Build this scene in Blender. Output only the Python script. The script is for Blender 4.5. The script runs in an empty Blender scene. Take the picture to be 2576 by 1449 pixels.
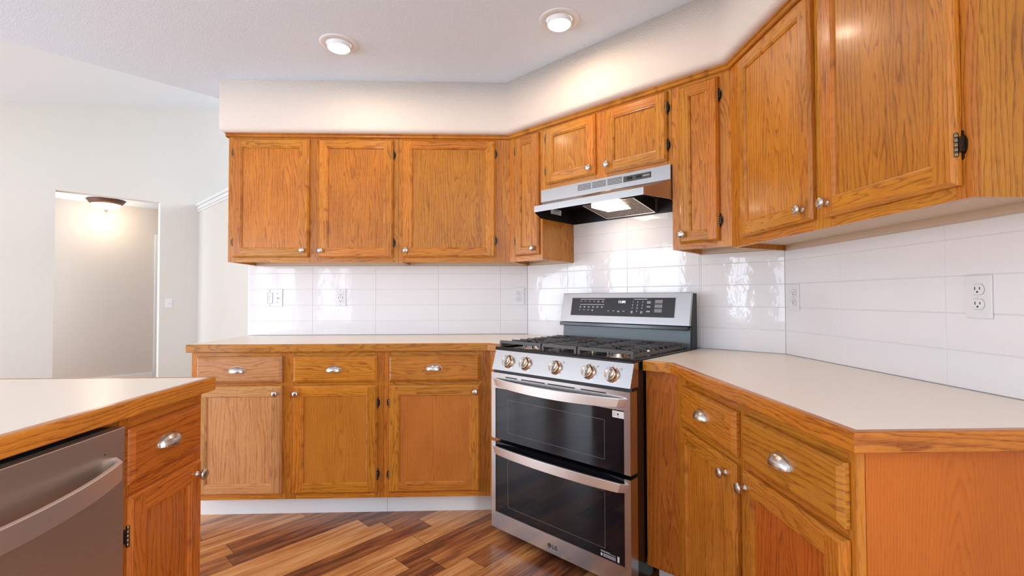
import bpy, bmesh, math, random
from mathutils import Vector, Matrix
random.seed(7)
sc = bpy.context.scene
COL = sc.collection
I = 0.0254                      # the whole place is dimensioned in inches
S2 = 2 ** -0.5
PI = math.pi

# ------------------------------------------------------------------ camera
cam_d = bpy.data.cameras.new('camera'); cam = bpy.data.objects.new('camera', cam_d); COL.objects.link(cam)
CP = Vector((-8.24, -122.64, 45.93))
yaw, pitch, roll, F = 0.0330, 0.0208, -0.0025, 1178.28
fw = Vector((math.sin(yaw)*math.cos(pitch), math.cos(yaw)*math.cos(pitch), math.sin(pitch)))
rt = Vector((math.cos(yaw), -math.sin(yaw), 0)); up = rt.cross(fw)
r2 = rt*math.cos(roll) + up*math.sin(roll); u2 = -rt*math.sin(roll) + up*math.cos(roll)
M = Matrix((r2, u2, -fw)).transposed().to_4x4(); M.translation = CP*I
cam.matrix_world = M
cam_d.sensor_fit = 'HORIZONTAL'; cam_d.sensor_width = 36; cam_d.lens = 36*F/2576
cam_d.clip_start = 0.05; cam_d.clip_end = 100
sc.camera = cam

# ------------------------------------------------------------------ world, exposure, window light
w = bpy.data.worlds.new('sky'); sc.world = w; w.use_nodes = True
bg = w.node_tree.nodes['Background']; bg.inputs[0].default_value = (0.80, 0.90, 1.0, 1); bg.inputs[1].default_value = 1.0
vs = sc.view_settings
vs.view_transform = 'Standard'; vs.look = 'None'; vs.gamma = 1; vs.use_curve_mapping = False
vs.exposure = 0.2

# frames: local x = along the wall, local -y = out of the wall
XC = 42.42
FR = {'A': ((0, 0), 0.0), 'B': ((0, 0), -PI/4), 'C': ((XC, -XC), -PI/2),
      'I': ((-43.45, 0), PI/2), 'D': ((-196*S2, 196*S2), PI/4), 'H': ((-243*S2, 243*S2), PI/4),
      'L': ((-215*S2, -215*S2), 3*PI/4), 'K': ((-37.0, 37.0), PI/4), 'S': ((60*S2, 60*S2), -PI/4), 'W': ((0, 0), 0.0)}
def fpos(fr, x, y, z):
    (ox, oy), a = FR[fr]
    return Vector((ox + x*math.cos(a) - y*math.sin(a), oy + x*math.sin(a) + y*math.cos(a), z))

def area(name, fr, x, y, z, sx, sz, power, color, spread=PI):
    d = bpy.data.lights.new(name, 'AREA'); d.shape = 'RECTANGLE'; d.size = sx*I; d.size_y = sz*I
    d.energy = power; d.color = color; d.spread = spread
    o = bpy.data.objects.new(name, d); COL.objects.link(o)
    o.location = fpos(fr, x, y, z)*I; o.rotation_euler = (-PI/2, 0, FR[fr][1])
    return o
DAY = (0.76, 0.88, 1.0)
# daylight standing in the window openings of the left-hand (window) wall: (x along wall, z centre, width, height)
WINS = [(-17, 46, 26, 66), (-54, 46, 24, 66), (15, 46, 14, 62), (78, 48, 60, 70), (150, 50, 56, 70), ]  # last entry: unseen great-room window, added to brighten the vault
WPOW = [18, 17, 15, 80, 54]
for (wx, wz, ww, wh), pw in zip(WINS, WPOW):
    area('daylight_and_fill', 'L', wx, 2.5, wz, ww-4, wh-4, pw, DAY)

area('daylight_and_fill', 'C', 140, -1.0, 57, 66, 58, 108, DAY)     # added fill light in an unseen side window behind the camera
area('daylight_and_fill', 'S', -132, 1.0, 122, 84, 40, 48, DAY)      # unseen high window, added to brighten the vault

o = area('daylight_and_fill', 'H', -129, -21, 50, 34, 80, 26, DAY); o.rotation_euler = (PI/2, 0, PI/4 - PI/2)   # added fill light at the unseen end of the hall

# ------------------------------------------------------------------ helpers
def tag(o, label=None, cat=None, group=None, kind=None):
    if label: o['label'] = label
    if cat: o['category'] = cat
    if group: o['group'] = group
    if kind: o['kind'] = kind
    return o
_org = {}
def thing(name, label, cat, fr, x, y, z, group=None, kind=None, rot=None):
    o = bpy.data.objects.new(name, None); COL.objects.link(o); o.empty_display_size = 0.05
    o.location = fpos(fr, x, y, z)*I
    o.rotation_euler = (0, 0, FR[fr][1] if rot is None else rot)
    _org[o.name] = Vector((x, y, z))
    return tag(o, label, cat, group, kind)

class MB:
    """mesh builder in inches, frame coordinates; uv carries the grain (u across, v along)"""
    def __init__(s): s.v = []; s.f = []; s.uv = []; s.sd = []; s.mi = []; s.sm = []
    def poly(s, pts, grain=(0, 0, 1), c=None, seed=None, mi=0, sm=False, uo=0):
        pts = [Vector(p) for p in pts]; g = Vector(grain)
        n = Vector((0, 0, 0))
        for i in range(len(pts)):
            a, b = pts[i], pts[(i+1) % len(pts)]
            n += Vector(((a.y-b.y)*(a.z+b.z), (a.z-b.z)*(a.x+b.x), (a.x-b.x)*(a.y+b.y)))
        if n.length > 0: n.normalize()
        u = g.cross(n)
        if u.length < 0.1:
            g2 = Vector((1, 0, 0)) if abs(n.x) < .7 else Vector((0, 1, 0)); u = g2.cross(n); gg = n.cross(u)
        else: gg = g
        u.normalize()
        if c is None: c = sum(pts, Vector())/len(pts)
        c = Vector(c)
        if seed is None: seed = (random.random(), random.random())
        b0 = len(s.v); s.v += pts; s.f.append(list(range(b0, b0+len(pts))))
        s.uv.append([((p-c).dot(u)+uo, (p-c).dot(gg)) for p in pts]); s.sd.append(seed); s.mi.append(mi); s.sm.append(sm)
    def box(s, x0, x1, y0, y1, z0, z1, grain=(0, 0, 1), mi=0, seed=None, uo=None, skip=''):
        if seed is None: seed = (random.random(), random.random())
        if uo is None: uo = random.choice((-1, 1))*random.uniform(1.5, 5)
        c = ((x0+x1)/2, (y0+y1)/2, (z0+z1)/2)
        P = lambda i, j, k: ((x0, x1)[i], (y0, y1)[j], (z0, z1)[k])
        for nm, q in (('f', (P(0,0,0), P(1,0,0), P(1,0,1), P(0,0,1))), ('b', (P(1,1,0), P(0,1,0), P(0,1,1), P(1,1,1))),
                  ('l', (P(0,1,0), P(0,0,0), P(0,0,1), P(0,1,1))), ('r', (P(1,0,0), P(1,1,0), P(1,1,1), P(1,0,1))),
                  ('t', (P(0,0,1), P(1,0,1), P(1,1,1), P(0,1,1))), ('d', (P(0,1,0), P(1,1,0), P(1,0,0), P(0,0,0)))):
            if nm not in skip: s.poly(q, grain, c, seed, mi, uo=uo)
    def prism(s, pts, z0, z1, grain=(1, 0, 0), mi=0, seed=None):
        """pts: ccw (x,y) outline"""
        if seed is None: seed = (random.random(), random.random())
        c = Vector((sum(p[0] for p in pts)/len(pts), sum(p[1] for p in pts)/len(pts), z0))
        s.poly([(x, y, z1) for x, y in pts], grain, c, seed, mi)
        s.poly([(x, y, z0) for x, y in reversed(pts)], grain, c, seed, mi)
        for i in range(len(pts)):
            a, b = pts[i], pts[(i+1) % len(pts)]
            s.poly([(*a, z0), (*b, z0), (*b, z1), (*a, z1)], grain, c, seed, mi)
    def extr(s, prof, x0, x1, mi=0, grain=(1, 0, 0), caps=True, sm=False, seed=None):
        """prof: (y,z) outline swept along x"""
        if seed is None: seed = (random.random(), random.random())
        c = Vector(((x0+x1)/2, prof[0][0], prof[0][1])); n = len(prof)
        for i in range(n):
            a, b = prof[i], prof[(i+1) % n]
            s.poly([(x0, *a), (x1, *a), (x1, *b), (x0, *b)], grain, c, seed, mi, sm)
        if caps:
            s.poly([(x0, *p) for p in prof], grain, c, seed, mi); s.poly([(x1, *p) for p in reversed(prof)], grain, c, seed, mi)
    def lathe(s, prof, o, ax, seg=20, mi=0, sm=True):
        """prof: (r,h) list; axis ax from o"""
        o = Vector(o); ax = Vector(ax).normalized()
        a = ax.orthogonal().normalized(); b = ax.cross(a)
        rings = [[o + ax*h + (a*math.cos(2*PI*k/seg) + b*math.sin(2*PI*k/seg))*r for k in range(seg)] for r, h in prof]
        for i in range(len(prof)-1):
            for k in range(seg):
                k2 = (k+1) % seg
                q = [rings[i][k], rings[i][k2], rings[i+1][k2], rings[i+1][k]]
                if prof[i][0] < 1e-6: q = [rings[i][k], rings[i+1][k2], rings[i+1][k]]
                elif prof[i+1][0] < 1e-6: q = [rings[i][k], rings[i][k2], rings[i+1][k]]
                s.poly(q, ax, o, (0, 0), mi, sm)
    def tube(s, pts, r, seg=8, mi=0):
        pts = [Vector(p) for p in pts]; rings = []
        for i, p in enumerate(pts):
            t = (pts[min(i+1, len(pts)-1)] - pts[max(i-1, 0)]).normalized()
            a = t.orthogonal().normalized() if not rings else (pa - t*pa.dot(t)).normalized()
            pa = a; b = t.cross(a)
            rings.append([p + (a*math.cos(2*PI*k/seg) + b*math.sin(2*PI*k/seg))*r for k in range(seg)])
        for i in range(len(pts)-1):
            for k in range(seg):
                k2 = (k+1) % seg
                s.poly([rings[i][k], rings[i][k2], rings[i+1][k2], rings[i+1][k]], mi=mi, sm=True, seed=(0, 0))
        s.poly(rings[0][::-1], mi=mi, seed=(0, 0)); s.poly(rings[-1], mi=mi, seed=(0, 0))
    def bar(s, a, b, w, z0, z1, mi=0):
        """horizontal bar a->b (xy), width w, between heights"""
        a = Vector((a[0], a[1])); b = Vector((b[0], b[1])); t = (b-a).normalized(); n = Vector((-t.y, t.x))*w/2
        s.prism([tuple(a-n), tuple(b-n), tuple(b+n), tuple(a+n)], z0, z1, mi=mi)
    def build(s, name, mats, parent=None, bevel=0, org=None, seg=2, merge=True, fix=True):
        if not isinstance(mats, (list, tuple)): mats = [mats]
        o0 = _org[parent_root(parent).name] if parent is not None and org is None else Vector(org or (0, 0, 0))
        me = bpy.data.meshes.new(name)
        me.from_pydata([tuple((p-o0)*I) for p in s.v], [], s.f)
        uv = me.uv_layers.new(name='grain'); sd = me.uv_layers.new(name='seed')
        k = 0
        for i, f in enumerate(s.f):
            for j in range(len(f)):
                uv.data[k].uv = s.uv[i][j]; sd.data[k].uv = s.sd[i]; k += 1
        for m in mats: me.materials.append(m)
        me.polygons.foreach_set('material_index', s.mi)
        me.polygons.foreach_set('use_smooth', s.sm)
        if fix:
            bm = bmesh.new(); bm.from_mesh(me)
            if merge: bmesh.ops.remove_doubles(bm, verts=bm.verts, dist=1e-5)
            bmesh.ops.recalc_face_normals(bm, faces=bm.faces)
            bm.to_mesh(me); bm.free()
        me.update()
        o = bpy.data.objects.new(name, me); COL.objects.link(o)
        if parent is not None: o.parent = parent
        if bevel:
            b = o.modifiers.new('bevel', 'BEVEL'); b.width = bevel*I; b.segments = seg; b.limit_method = 'ANGLE'; b.angle_limit = math.radians(40)
            b.harden_normals = False
        return o
def parent_root(o):
    while o.parent is not None: o = o.parent
    return o
def text_mb(mb, txt, size, tf, mi=0, bold=False, align='CENTER'):
    c = bpy.data.curves.new('t', 'FONT'); c.body = txt; c.size = size; c.align_x = align; c.resolution_u = 2
    if bold: c.offset = size*0.02
    o = bpy.data.objects.new('t', c); COL.objects.link(o)
    bpy.context.view_layer.update()
    me = bpy.data.meshes.new_from_object(o.evaluated_get(bpy.context.evaluated_depsgraph_get()))
    for p in me.polygons:
        mb.poly([tf(me.vertices[i].co.x, me.vertices[i].co.y) for i in p.vertices], mi=mi, seed=(0, 0))
    bpy.data.objects.remove(o); bpy.data.curves.remove(c); bpy.data.meshes.remove(me)
def place(mesh_obj, parent, x, y, z, rot=(0, 0, 0), sx=1):
    """copy a prototype as a child of parent at frame coordinates"""
    c = mesh_obj.copy(); COL.objects.link(c); c.parent = parent
    c.location = (Vector((x, y, z)) - _org[parent_root(parent).name])*I; c.rotation_euler = rot
    c.scale = (sx, 1, 1)
    return c

# ------------------------------------------------------------------ materials
class NT:
    def __init__(s, name):
        s.m = bpy.data.materials.new(name); s.m.use_nodes = True; s.t = s.m.node_tree
        s.b = s.t.nodes['Principled BSDF']
    def n(s, typ, **kw):
        n = s.t.nodes.new(typ)
        for k, v in kw.items():
            if k.startswith('i_'):
                key = k[2:]; n.inputs[int(key) if key.isdigit() else key].default_value = v
            else: setattr(n, k, v)
        return n
    def l(s, a, b): s.t.links.new(a, b)
    def math(s, op, a, b=None, c=None):
        n = s.n('ShaderNodeMath', operation=op)
        for i, q in enumerate((a, b, c)):
            if q is None: continue
            if hasattr(q, 'node'): s.l(q, n.inputs[i])
            else: n.inputs[i].default_value = q
        return n.outputs[0]
    def mix(s, f, a, b, mode='MIX'):
        n = s.n('ShaderNodeMix', data_type='RGBA', blend_type=mode)
        for i, q in ((0, f), (6, a), (7, b)):
            if hasattr(q, 'node'): s.l(q, n.inputs[i])
            else: n.inputs[i].default_value = q if i == 0 else (*q, 1)
        return n.outputs[2]
    def comb(s, x, y, z=0.0):
        n = s.n('ShaderNodeCombineXYZ')
        for i, q in enumerate((x, y, z)):
            if hasattr(q, 'node'): s.l(q, n.inputs[i])
            else: n.inputs[i].default_value = q
        return n.outputs[0]
    def noise(s, vec, scale=1, detail=2, rough=.5, dist=0):
        n = s.n('ShaderNodeTexNoise'); n.inputs['Scale'].default_value = scale; n.inputs['Detail'].default_value = detail
        n.inputs['Roughness'].default_value = rough; n.inputs['Distortion'].default_value = dist
        if vec is not None: s.l(vec, n.inputs['Vector'])
        return n.outputs[0]
    def ramp(s, f, stops, interp='LINEAR'):
        n = s.n('ShaderNodeValToRGB'); n.color_ramp.interpolation = interp; e = n.color_ramp.elements
        while len(e) < len(stops): e.new(0.5)
        for q, (p, c) in zip(e, stops): q.position = p; q.color = (*c, 1) if len(c) == 3 else c
        s.l(f, n.inputs[0]); return n.outputs[0]
    def bump(s, h, strength=.2, dist=.001):
        n = s.n('ShaderNodeBump'); n.inputs['Strength'].default_value = strength; n.inputs['Distance'].default_value = dist
        s.l(h, n.inputs['Height']); s.l(n.outputs[0], s.b.inputs['Normal']); return n
    def set(s, **kw):
        for k, v in kw.items():
            k = k.replace('_', ' '); s.b.inputs[k].default_value = (*v, 1) if isinstance(v, tuple) and len(v) == 3 else v
        return s

def simple(name, col, rough=.5, metal=0, **kw):
    return NT(name).set(Base_Color=col, Roughness=rough, Metallic=metal, **kw).m

def oak(name, light, dark, tone=0.20, rough=.27, coat=.12, freq=1.55, con=1.0, wav=1.0):
    t = NT(name)
    uv = t.n('ShaderNodeUVMap', uv_map='grain').outputs[0]; sd = t.n('ShaderNodeUVMap', uv_map='seed').outputs[0]
    a = t.n('ShaderNodeSeparateXYZ'); t.l(uv, a.inputs[0]); U, V = a.outputs[0], a.outputs[1]
    b = t.n('ShaderNodeSeparateXYZ'); t.l(sd, b.inputs[0]); R1, R2 = b.outputs[0], b.outputs[1]
    off = t.math('MULTIPLY', R1, 91.0)
    Vo = t.math('ADD', V, t.math('MULTIPLY', R2, 300.0))
    wob = t.math('SUBTRACT', t.noise(t.comb(t.math('MULTIPLY', U, .42), t.math('MULTIPLY', Vo, .055), off), 1, 2), .5)
    wob2 = t.math('SUBTRACT', t.noise(t.comb(t.math('MULTIPLY', U, 1.7), t.math('MULTIPLY', Vo, .17), off), 1, 2), .5)
    u1 = t.math('ADD', t.math('SUBTRACT', U, t.math('MULTIPLY', t.math('SUBTRACT', R2, .5), 3.0)), t.math('MULTIPLY', wob, 3.4*wav))
    tilt = t.math('MULTIPLY', t.math('SUBTRACT', R1, .42), .16)
    d = t.math('ADD', t.math('MULTIPLY', V, tilt), t.math('ADD', t.math('MULTIPLY', wob, 5.0*wav), t.math('MULTIPLY', R2, 1.6)))
    r = t.math('SQRT', t.math('ADD', t.math('MULTIPLY', u1, u1), t.math('MULTIPLY', d, d)))
    r = t.math('ADD', r, t.math('MULTIPLY', wob2, .6*wav))
    fr = t.math('FRACT', t.math('MULTIPLY', r, freq))
    band = t.ramp(fr, [(0, (.1, .1, .1)), (.45, (.15, .15, .15)), (.74, (.55, .55, .55)), (.86, (1, 1, 1)), (.93, (.9, .9, .9)), (1, (.1, .1, .1))])
    pores = t.noise(t.comb(t.math('MULTIPLY', U, 21.0), t.math('MULTIPLY', Vo, .75), off), 1, 2, .6)
    pr = t.ramp(pores, [(.50, (0, 0, 0)), (.66, (1, 1, 1))])
    big = t.noise(t.comb(t.math('MULTIPLY', U, .3), t.math('MULTIPLY', Vo, .1), off), 1, 2)
    fac = t.math('ADD', t.math('MULTIPLY', band, .52*con), t.math('MULTIPLY', pr, t.math('ADD', .30*con, t.math('MULTIPLY', band, .45*con))))
    fac = t.math('ADD', fac, t.math('MULTIPLY', t.math('SUBTRACT', big, .5), .7))
    n = t.n('ShaderNodeClamp'); t.l(fac, n.inputs[0])
    colr = t.mix(n.outputs[0], light, dark)
    br = t.math('ADD', 1.0-tone/2, t.math('MULTIPLY', R1, tone))
    hs = t.n('ShaderNodeHueSaturation'); t.l(colr, hs.inputs['Color']); t.l(br, hs.inputs['Value'])
    t.l(t.math('ADD', .494, t.math('MULTIPLY', R2, .012)), hs.inputs['Hue'])
    t.l(hs.outputs[0], t.b.inputs['Base Color'])
    t.set(Roughness=rough, Coat_Weight=coat, Coat_Roughness=.12, Specular_IOR_Level=.4)
    t.bump(t.math('MULTIPLY', t.math('ADD', pr, band), -1.0), .18, .0006)
    return t.m

def plaster(name, col, scale=260, strength=.35, rough=.85):
    t = NT(name).set(Base_Color=col, Roughness=rough)
    tc = t.n('ShaderNodeTexCoord').outputs['Object']
    h = t.noise(tc, scale, 3, .55, .3)
    h2 = t.ramp(h, [(.42, (0, 0, 0)), (.6, (1, 1, 1))])
    t.bump(h2, strength, .0012)
    return t.m

M_OAK = oak('honey oak', (.60, .215, .020), (.235, .060, .005), freq=1.9)
M_OAKD = oak('reddish oak', (.52, .140, .014), (.22, .042, .004), freq=1.8)
M_OAKF = oak('fine straight reddish oak', (.53, .138, .008), (.31, .064, .004), freq=4.2, con=.6, wav=.35)
M_OAKV = oak('fine oak veneer', (.56, .185, .024), (.29, .075, .008), freq=2.6, con=.7, wav=.5)
M_OAKSHEEN = oak('oak with painted sheen', (.62, .30, .105), (.33, .13, .035), rough=.33)  # lighter copy of the oak, window sheen painted into the colour
M_WALL = plaster('wall paint', (.73, .69, .635), 220, .25)
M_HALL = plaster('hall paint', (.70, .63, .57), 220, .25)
M_SOFF = plaster('soffit paint', (.77, .65, .565), 190, .5)
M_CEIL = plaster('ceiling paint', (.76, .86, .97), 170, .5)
M_VAULT = plaster('vault paint', (.84, .86, .88), 240, .2)
M_WHITE = simple('white trim paint', (.82, .82, .82), .4)
M_TILE = None
def mk_tile():
    t = NT('white glazed tile').set(Base_Color=(.84, .805, .81), Roughness=.05, Specular_IOR_Level=.36)
    tc = t.n('ShaderNodeTexCoord').outputs['Object']
    t.bump(t.noise(tc, 22, 2, .5), .12, .004)
    return t.m
M_TILE = mk_tile()
M_GROUT = simple('tile grout', (.80, .72, .69), .6)
M_LAM = None
def mk_lam():
    t = NT('cream laminate')
    tc = t.n('ShaderNodeTexCoord').outputs['Object']
    sp = t.ramp(t.noise(tc, 900, 2), [(.35, (.88, .765, .64)), (.6, (.95, .84, .715))])
    t.l(sp, t.b.inputs['Base Color']); t.set(Roughness=.30)
    return t.m
M_LAM = mk_lam()
M_MELA = simple('beige melamine', (.66, .50, .36), .5)
def mk_steel(name, col=(.62, .62, .63), rough=.26, axis=0, fine=900):
    t = NT(name).set(Metallic=1.0)
    tc = t.n('ShaderNodeTexCoord').outputs['Object']
    mp = t.n('ShaderNodeMapping'); sc_ = [fine, fine, fine]; sc_[axis] = 6
    mp.inputs['Scale'].default_value = sc_; t.l(tc, mp.inputs[0])
    h = t.noise(mp.outputs[0], 1, 2)
    t.l(t.mix(h, tuple(c*.88 for c in col), tuple(min(1, c*1.12) for c in col)), t.b.inputs['Base Color'])
    t.l(t.math('ADD', rough-.05, t.math('MULTIPLY', h, .1)), t.b.inputs['Roughness'])
    t.bump(h, .012, .0003)
    return t.m
M_STEEL = mk_steel('brushed stainless', (.54, .54, .55), .24)
M_STEELD = mk_steel('warm stainless', (.66, .57, .50), .38, 0, 500)
M_STEELB = mk_steel('hood stainless', (.50, .49, .49), .24)
M_HAND = simple('handle stainless', (.80, .755, .73), .4, 1)
M_NICKEL = simple('satin nickel', (.60, .57, .53), .27, 1)
M_BRONZE = simple('antique bronze', (.045, .032, .022), .35, .8)
M_BRASS = simple('worn bronze barrel', (.20, .15, .09), .35, 1)
M_BLACK = simple('black enamel', (.008, .008, .010), .18)
M_BLACKM = simple('matte black', (.012, .012, .014), .5)
M_GLASS = simple('black oven glass', (.006, .006, .009), .05, 0, Specular_IOR_Level=.38)
M_IRON = simple('cast iron', (.055, .047, .045), .38)
M_GREY = simple('blue grey enamel', (.10, .12, .132), .38)
M_CHAR = simple('charcoal display', (.030, .030, .036), .15)
M_PRINT = simple('pale print', (.62, .62, .64), .5)
M_KEY = simple('grey key', (.24, .22, .22), .4)
M_COPPER = simple('polished knob rim', (.66, .52, .40), .16, 1)
M_PLAST = simple('white plastic', (.80, .79, .79), .3)
M_LINE = simple('seam grey', (.30, .26, .25), .6)
M_SLOT = simple('dark slot', (.02, .015, .012), .5)
M_LINER = simple('dark hood liner', (.030, .024, .022), .35, .6)
def emis(name, col, st, base=(.9, .9, .9)):
    return NT(name).set(Base_Color=base, Emission_Color=col, Emission_Strength=st, Roughness=.4).m
M_LED = emis('lit lens', (1.0, .93, .84), 9)
M_HLED = emis('lit hood lens', (1.0, .84, .66), 3.5)
M_BOWL = emis('lit alabaster glass', (1.0, .80, .52), 2.2)
M_CLOCK = emis('lit clock digits', (.75, .9, 1.0), 1.6)
def mk_filter():
    t = NT('grease filter mesh').set(Metallic=1.0, Roughness=.4)
    tc = t.n('ShaderNodeTexCoord').outputs['Object']
    v = t.n('ShaderNodeTexVoronoi'); v.inputs['Scale'].default_value = 260; t.l(tc, v.inputs['Vector'])
    t.l(t.ramp(v.outputs[0], [(.2, (.42, .32, .24)), (.6, (.07, .05, .04))]), t.b.inputs['Base Color'])
    t.bump(v.outputs[0], .6, .001); return t.m
M_FILT = mk_filter()

def mk_floor():
    t = NT('acacia plank floor')
    tc = t.n('ShaderNodeTexCoord').outputs['Object']
    a = t.n('ShaderNodeSeparateXYZ'); t.l(tc, a.inputs[0])
    k = S2/I
    X = t.math('MULTIPLY', a.outputs[0], k); Y = t.math('MULTIPLY', a.outputs[1], k)
    W = t.math('DIVIDE', t.math('ADD', t.math('SUBTRACT', X, Y), 455.55), 4.55)
    L = t.math('ADD', t.math('ADD', X, Y), 900.0)
    row = t.math('FLOOR', W); fw_ = t.math('FRACT', W)
    wn = t.n('ShaderNodeTexWhiteNoise', noise_dimensions='1D'); t.l(row, wn.inputs['W'])
    L2 = t.math('DIVIDE', t.math('ADD', L, t.math('MULTIPLY', wn.outputs[0], 97.0)), 31.0)
    col = t.math('FLOOR', L2); fl = t.math('FRACT', L2)
    w2 = t.n('ShaderNodeTexWhiteNoise', noise_dimensions='2D'); t.l(t.comb(row, col), w2.inputs['Vector'])
    w3 = t.n('ShaderNodeTexWhiteNoise', noise_dimensions='2D'); t.l(t.comb(col, t.math('ADD', row, 37.5)), w3.inputs['Vector'])
    rnd, rnd2 = w2.outputs[0], w3.outputs[0]
    Wi = t.math('MULTIPLY', W, 4.55)
    o = t.math('MULTIPLY', rnd, 77.0)
    n1 = t.noise(t.comb(t.math('MULTIPLY', Wi, .75), t.math('MULTIPLY', L, .06), o), 1, 3, .55, .6)
    n2 = t.noise(t.comb(t.math('MULTIPLY', Wi, 4.5), t.math('MULTIPLY', L, .16), o), 1, 3, .6, .5)
    n3 = t.noise(t.comb(t.math('MULTIPLY', Wi, 30), t.math('MULTIPLY', L, .8), o), 1, 2)
    f = t.math('ADD', t.math('MULTIPLY', rnd2, .55), t.math('MULTIPLY', n1, 1.1))
    f = t.math('ADD', f, t.math('MULTIPLY', t.math('SUBTRACT', n2, .5), .75))
    f = t.math('ADD', t.math('SUBTRACT', f, .36), t.math('MULTIPLY', t.math('SUBTRACT', n3, .5), .18))
    c = t.ramp(f, [(.02, (.075, .024, .014)), (.18, (.19, .060, .026)), (.36, (.36, .125, .040)), (.54, (.54, .215, .066)), (.76, (.72, .35, .125)), (1, (.80, .48, .22))])
    gapw = t.math('LESS_THAN', t.math('ABSOLUTE', t.math('SUBTRACT', fw_, .5)), .492)
    gapl = t.math('LESS_THAN', t.math('ABSOLUTE', t.math('SUBTRACT', fl, .5)), .4985)
    g = t.math('MULTIPLY', gapw, gapl)
    c2 = t.mix(g, (.05, .02, .012), c)
    t.l(c2, t.b.inputs['Base Color']); t.set(Roughness=.28, Coat_Weight=.15, Coat_Roughness=.15)
    t.bump(t.math('ADD', g, t.math('MULTIPLY', n2, .25)), .25, .0008)
    return t.m
M_FLOOR = mk_floor()

# ------------------------------------------------------------------ room shell
def struct(name, mb, mats, bevel=0, fix=True):
    o = mb.build(name, mats, None, bevel=bevel, fix=fix); o['kind'] = 'structure'; return o
def wbox(mb, fr, x0, x1, y0, y1, z0, z1, mi=0):
    P = lambda x, y, z: fpos(fr, x, y, z)
    q = [(x0, y0), (x1, y0), (x1, y1), (x0, y1)]
    pts = [tuple(P(x, y, 0)[:2]) for x, y in q]
    mb.prism(pts, z0, z1, mi=mi)
CZ = 96.2
m = MB(); m.prism([(-420, -360), (60, -360), (60, 280), (-420, 280)], -3, 0); struct('floor', m, M_FLOOR)
# kitchen walls
m = MB(); wbox(m, 'A', -71.7, 2, 0, 4.5, 0, CZ+60); struct('wall_back', m, M_WALL)
m = MB(); wbox(m, 'B', -2, 62, 0, 4.5, 0, CZ+4); struct('wall_corner', m, M_WALL)
WALLC = True
# window wall
m = MB()
def wall_with_holes(mb, fr, x0, x1, y0, y1, z0, z1, holes):
    xs = x0
    for (a, b, c, d) in sorted(holes):
        wbox(mb, fr, xs, a, y0, y1, z0, z1)
        if c > z0+.01: wbox(mb, fr, a, b, y0, y1, z0, c)
        wbox(mb, fr, a, b, y0, y1, d, z1)
        xs = b
    wbox(mb, fr, xs, x1, y0, y1, z0, z1)
wall_with_holes(m, 'C', -2, 310, 0, 4.5, 0, CZ+4, [(105, 175, 26, 88)]); struct('wall_right', m, M_WALL)
m = MB()
for q in ((105, 107, 26, 88), (173, 175, 26, 88), (107, 173, 26, 28), (107, 173, 86, 88), (139, 141, 28, 86)): wbox(m, 'C', q[0], q[1], 1.5, 3, q[2], q[3])
struct('window_8', m, M_WHITE); m = MB()  # window added out of view to hold the kitchen fill light
wall_with_holes(m, 'L', -205, 280, 0, 5, 0, 175, [(x-wd/2, x+wd/2, z-h/2, z+h/2) for x, z, wd, h in WINS])
struct('wall_left', m, M_WALL)
for i, (x, z, wd, h) in enumerate(WINS):
    m = MB(); a, b, c, d = x-wd/2, x+wd/2, z-h/2, z+h/2
    for q in ((a, a+2, c, d), (b-2, b, c, d), (a+2, b-2, c, c+2), (a+2, b-2, d-2, d), (x-1.2, x+1.2, c+2, d-2)):
        wbox(m, 'L', q[0], q[1], 1, 2.2, q[2], q[3])
    struct('window_%d' % (i+1), m, M_WHITE)
# far wall with hall opening (frame D: x along wall)
UO = (-80.4, -44.2); HZ = 92.2
def vz(u): return 149.9 + .258*u
m = MB()
def dwall(mb, u0, u1, z0):
    P = lambda x, y, z: fpos('D', x, y, z)
    for y0, y1 in ((0, 4.5),):
        q = [P(u0, y0, z0), P(u1, y0, z0), P(u1, y0, vz(u1)+2), P(u0, y0, vz(u0)+2)]
        r = [P(u0, y1, z0), P(u1, y1, z0), P(u1, y1, vz(u1)+2), P(u0, y1, vz(u0)+2)]
        mb.poly(q); mb.poly(r[::-1])
        for i in range(4): mb.poly([q[i], r[i], r[(i+1) % 4], q[(i+1) % 4]])
dwall(m, -219, UO[0], 0); dwall(m, UO[0], UO[1], HZ); dwall(m, UO[1], 62, 0)
struct('wall_far', m, M_WALL)
# hall behind the opening
m = MB(); wbox(m, 'H', -135, 0, 0, 4, 0, 100); wbox(m, 'H', -135, -131, -42.5, 0, 0, 100); wbox(m, 'H', -8, -4, -42.5, 0, 0, 100); struct('wall_hall', m, M_HALL)
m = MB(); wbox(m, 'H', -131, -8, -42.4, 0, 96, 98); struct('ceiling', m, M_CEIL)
m = MB(); wbox(m, 'H', -131, -38.4, -.6, 0, 0, 5.2); struct('baseboard_hall', m, M_WHITE, .1)
m = MB(); wbox(m, 'H', -38.3, -35.8, -.9, 0, 0, 81.7); wbox(m, 'H', -8.8, -6.3, -.9, 0, 0, 81.7); wbox(m, 'H', -35.8, -8.8, -.9, 0, 79.2, 81.7); struct('trim_1', m, M_WHITE, .1)
m = MB(); wbox(m, 'H', -35.8, -8.8, -.35, 0, 0, 79.2); struct('door_1', m, M_WHITE)
# half wall beyond the kitchen with its moulded cap (parallel to the stove wall)
m = MB(); wbox(m, 'D', -28.3, -23.8, -150, 0, 0, 91); struct('wall_stair', m, M_WALL)
m = MB()
for dx, z0, z1 in ((.5, 89.6, 90.6), (1.0, 90.6, 92.2), (1.7, 92.2, 93.4)):
    wbox(m, 'D', -28.3-dx, -23.8+dx, -151, 0, z0, z1)
struct('trim_2', m, M_WHITE, .12)
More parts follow.
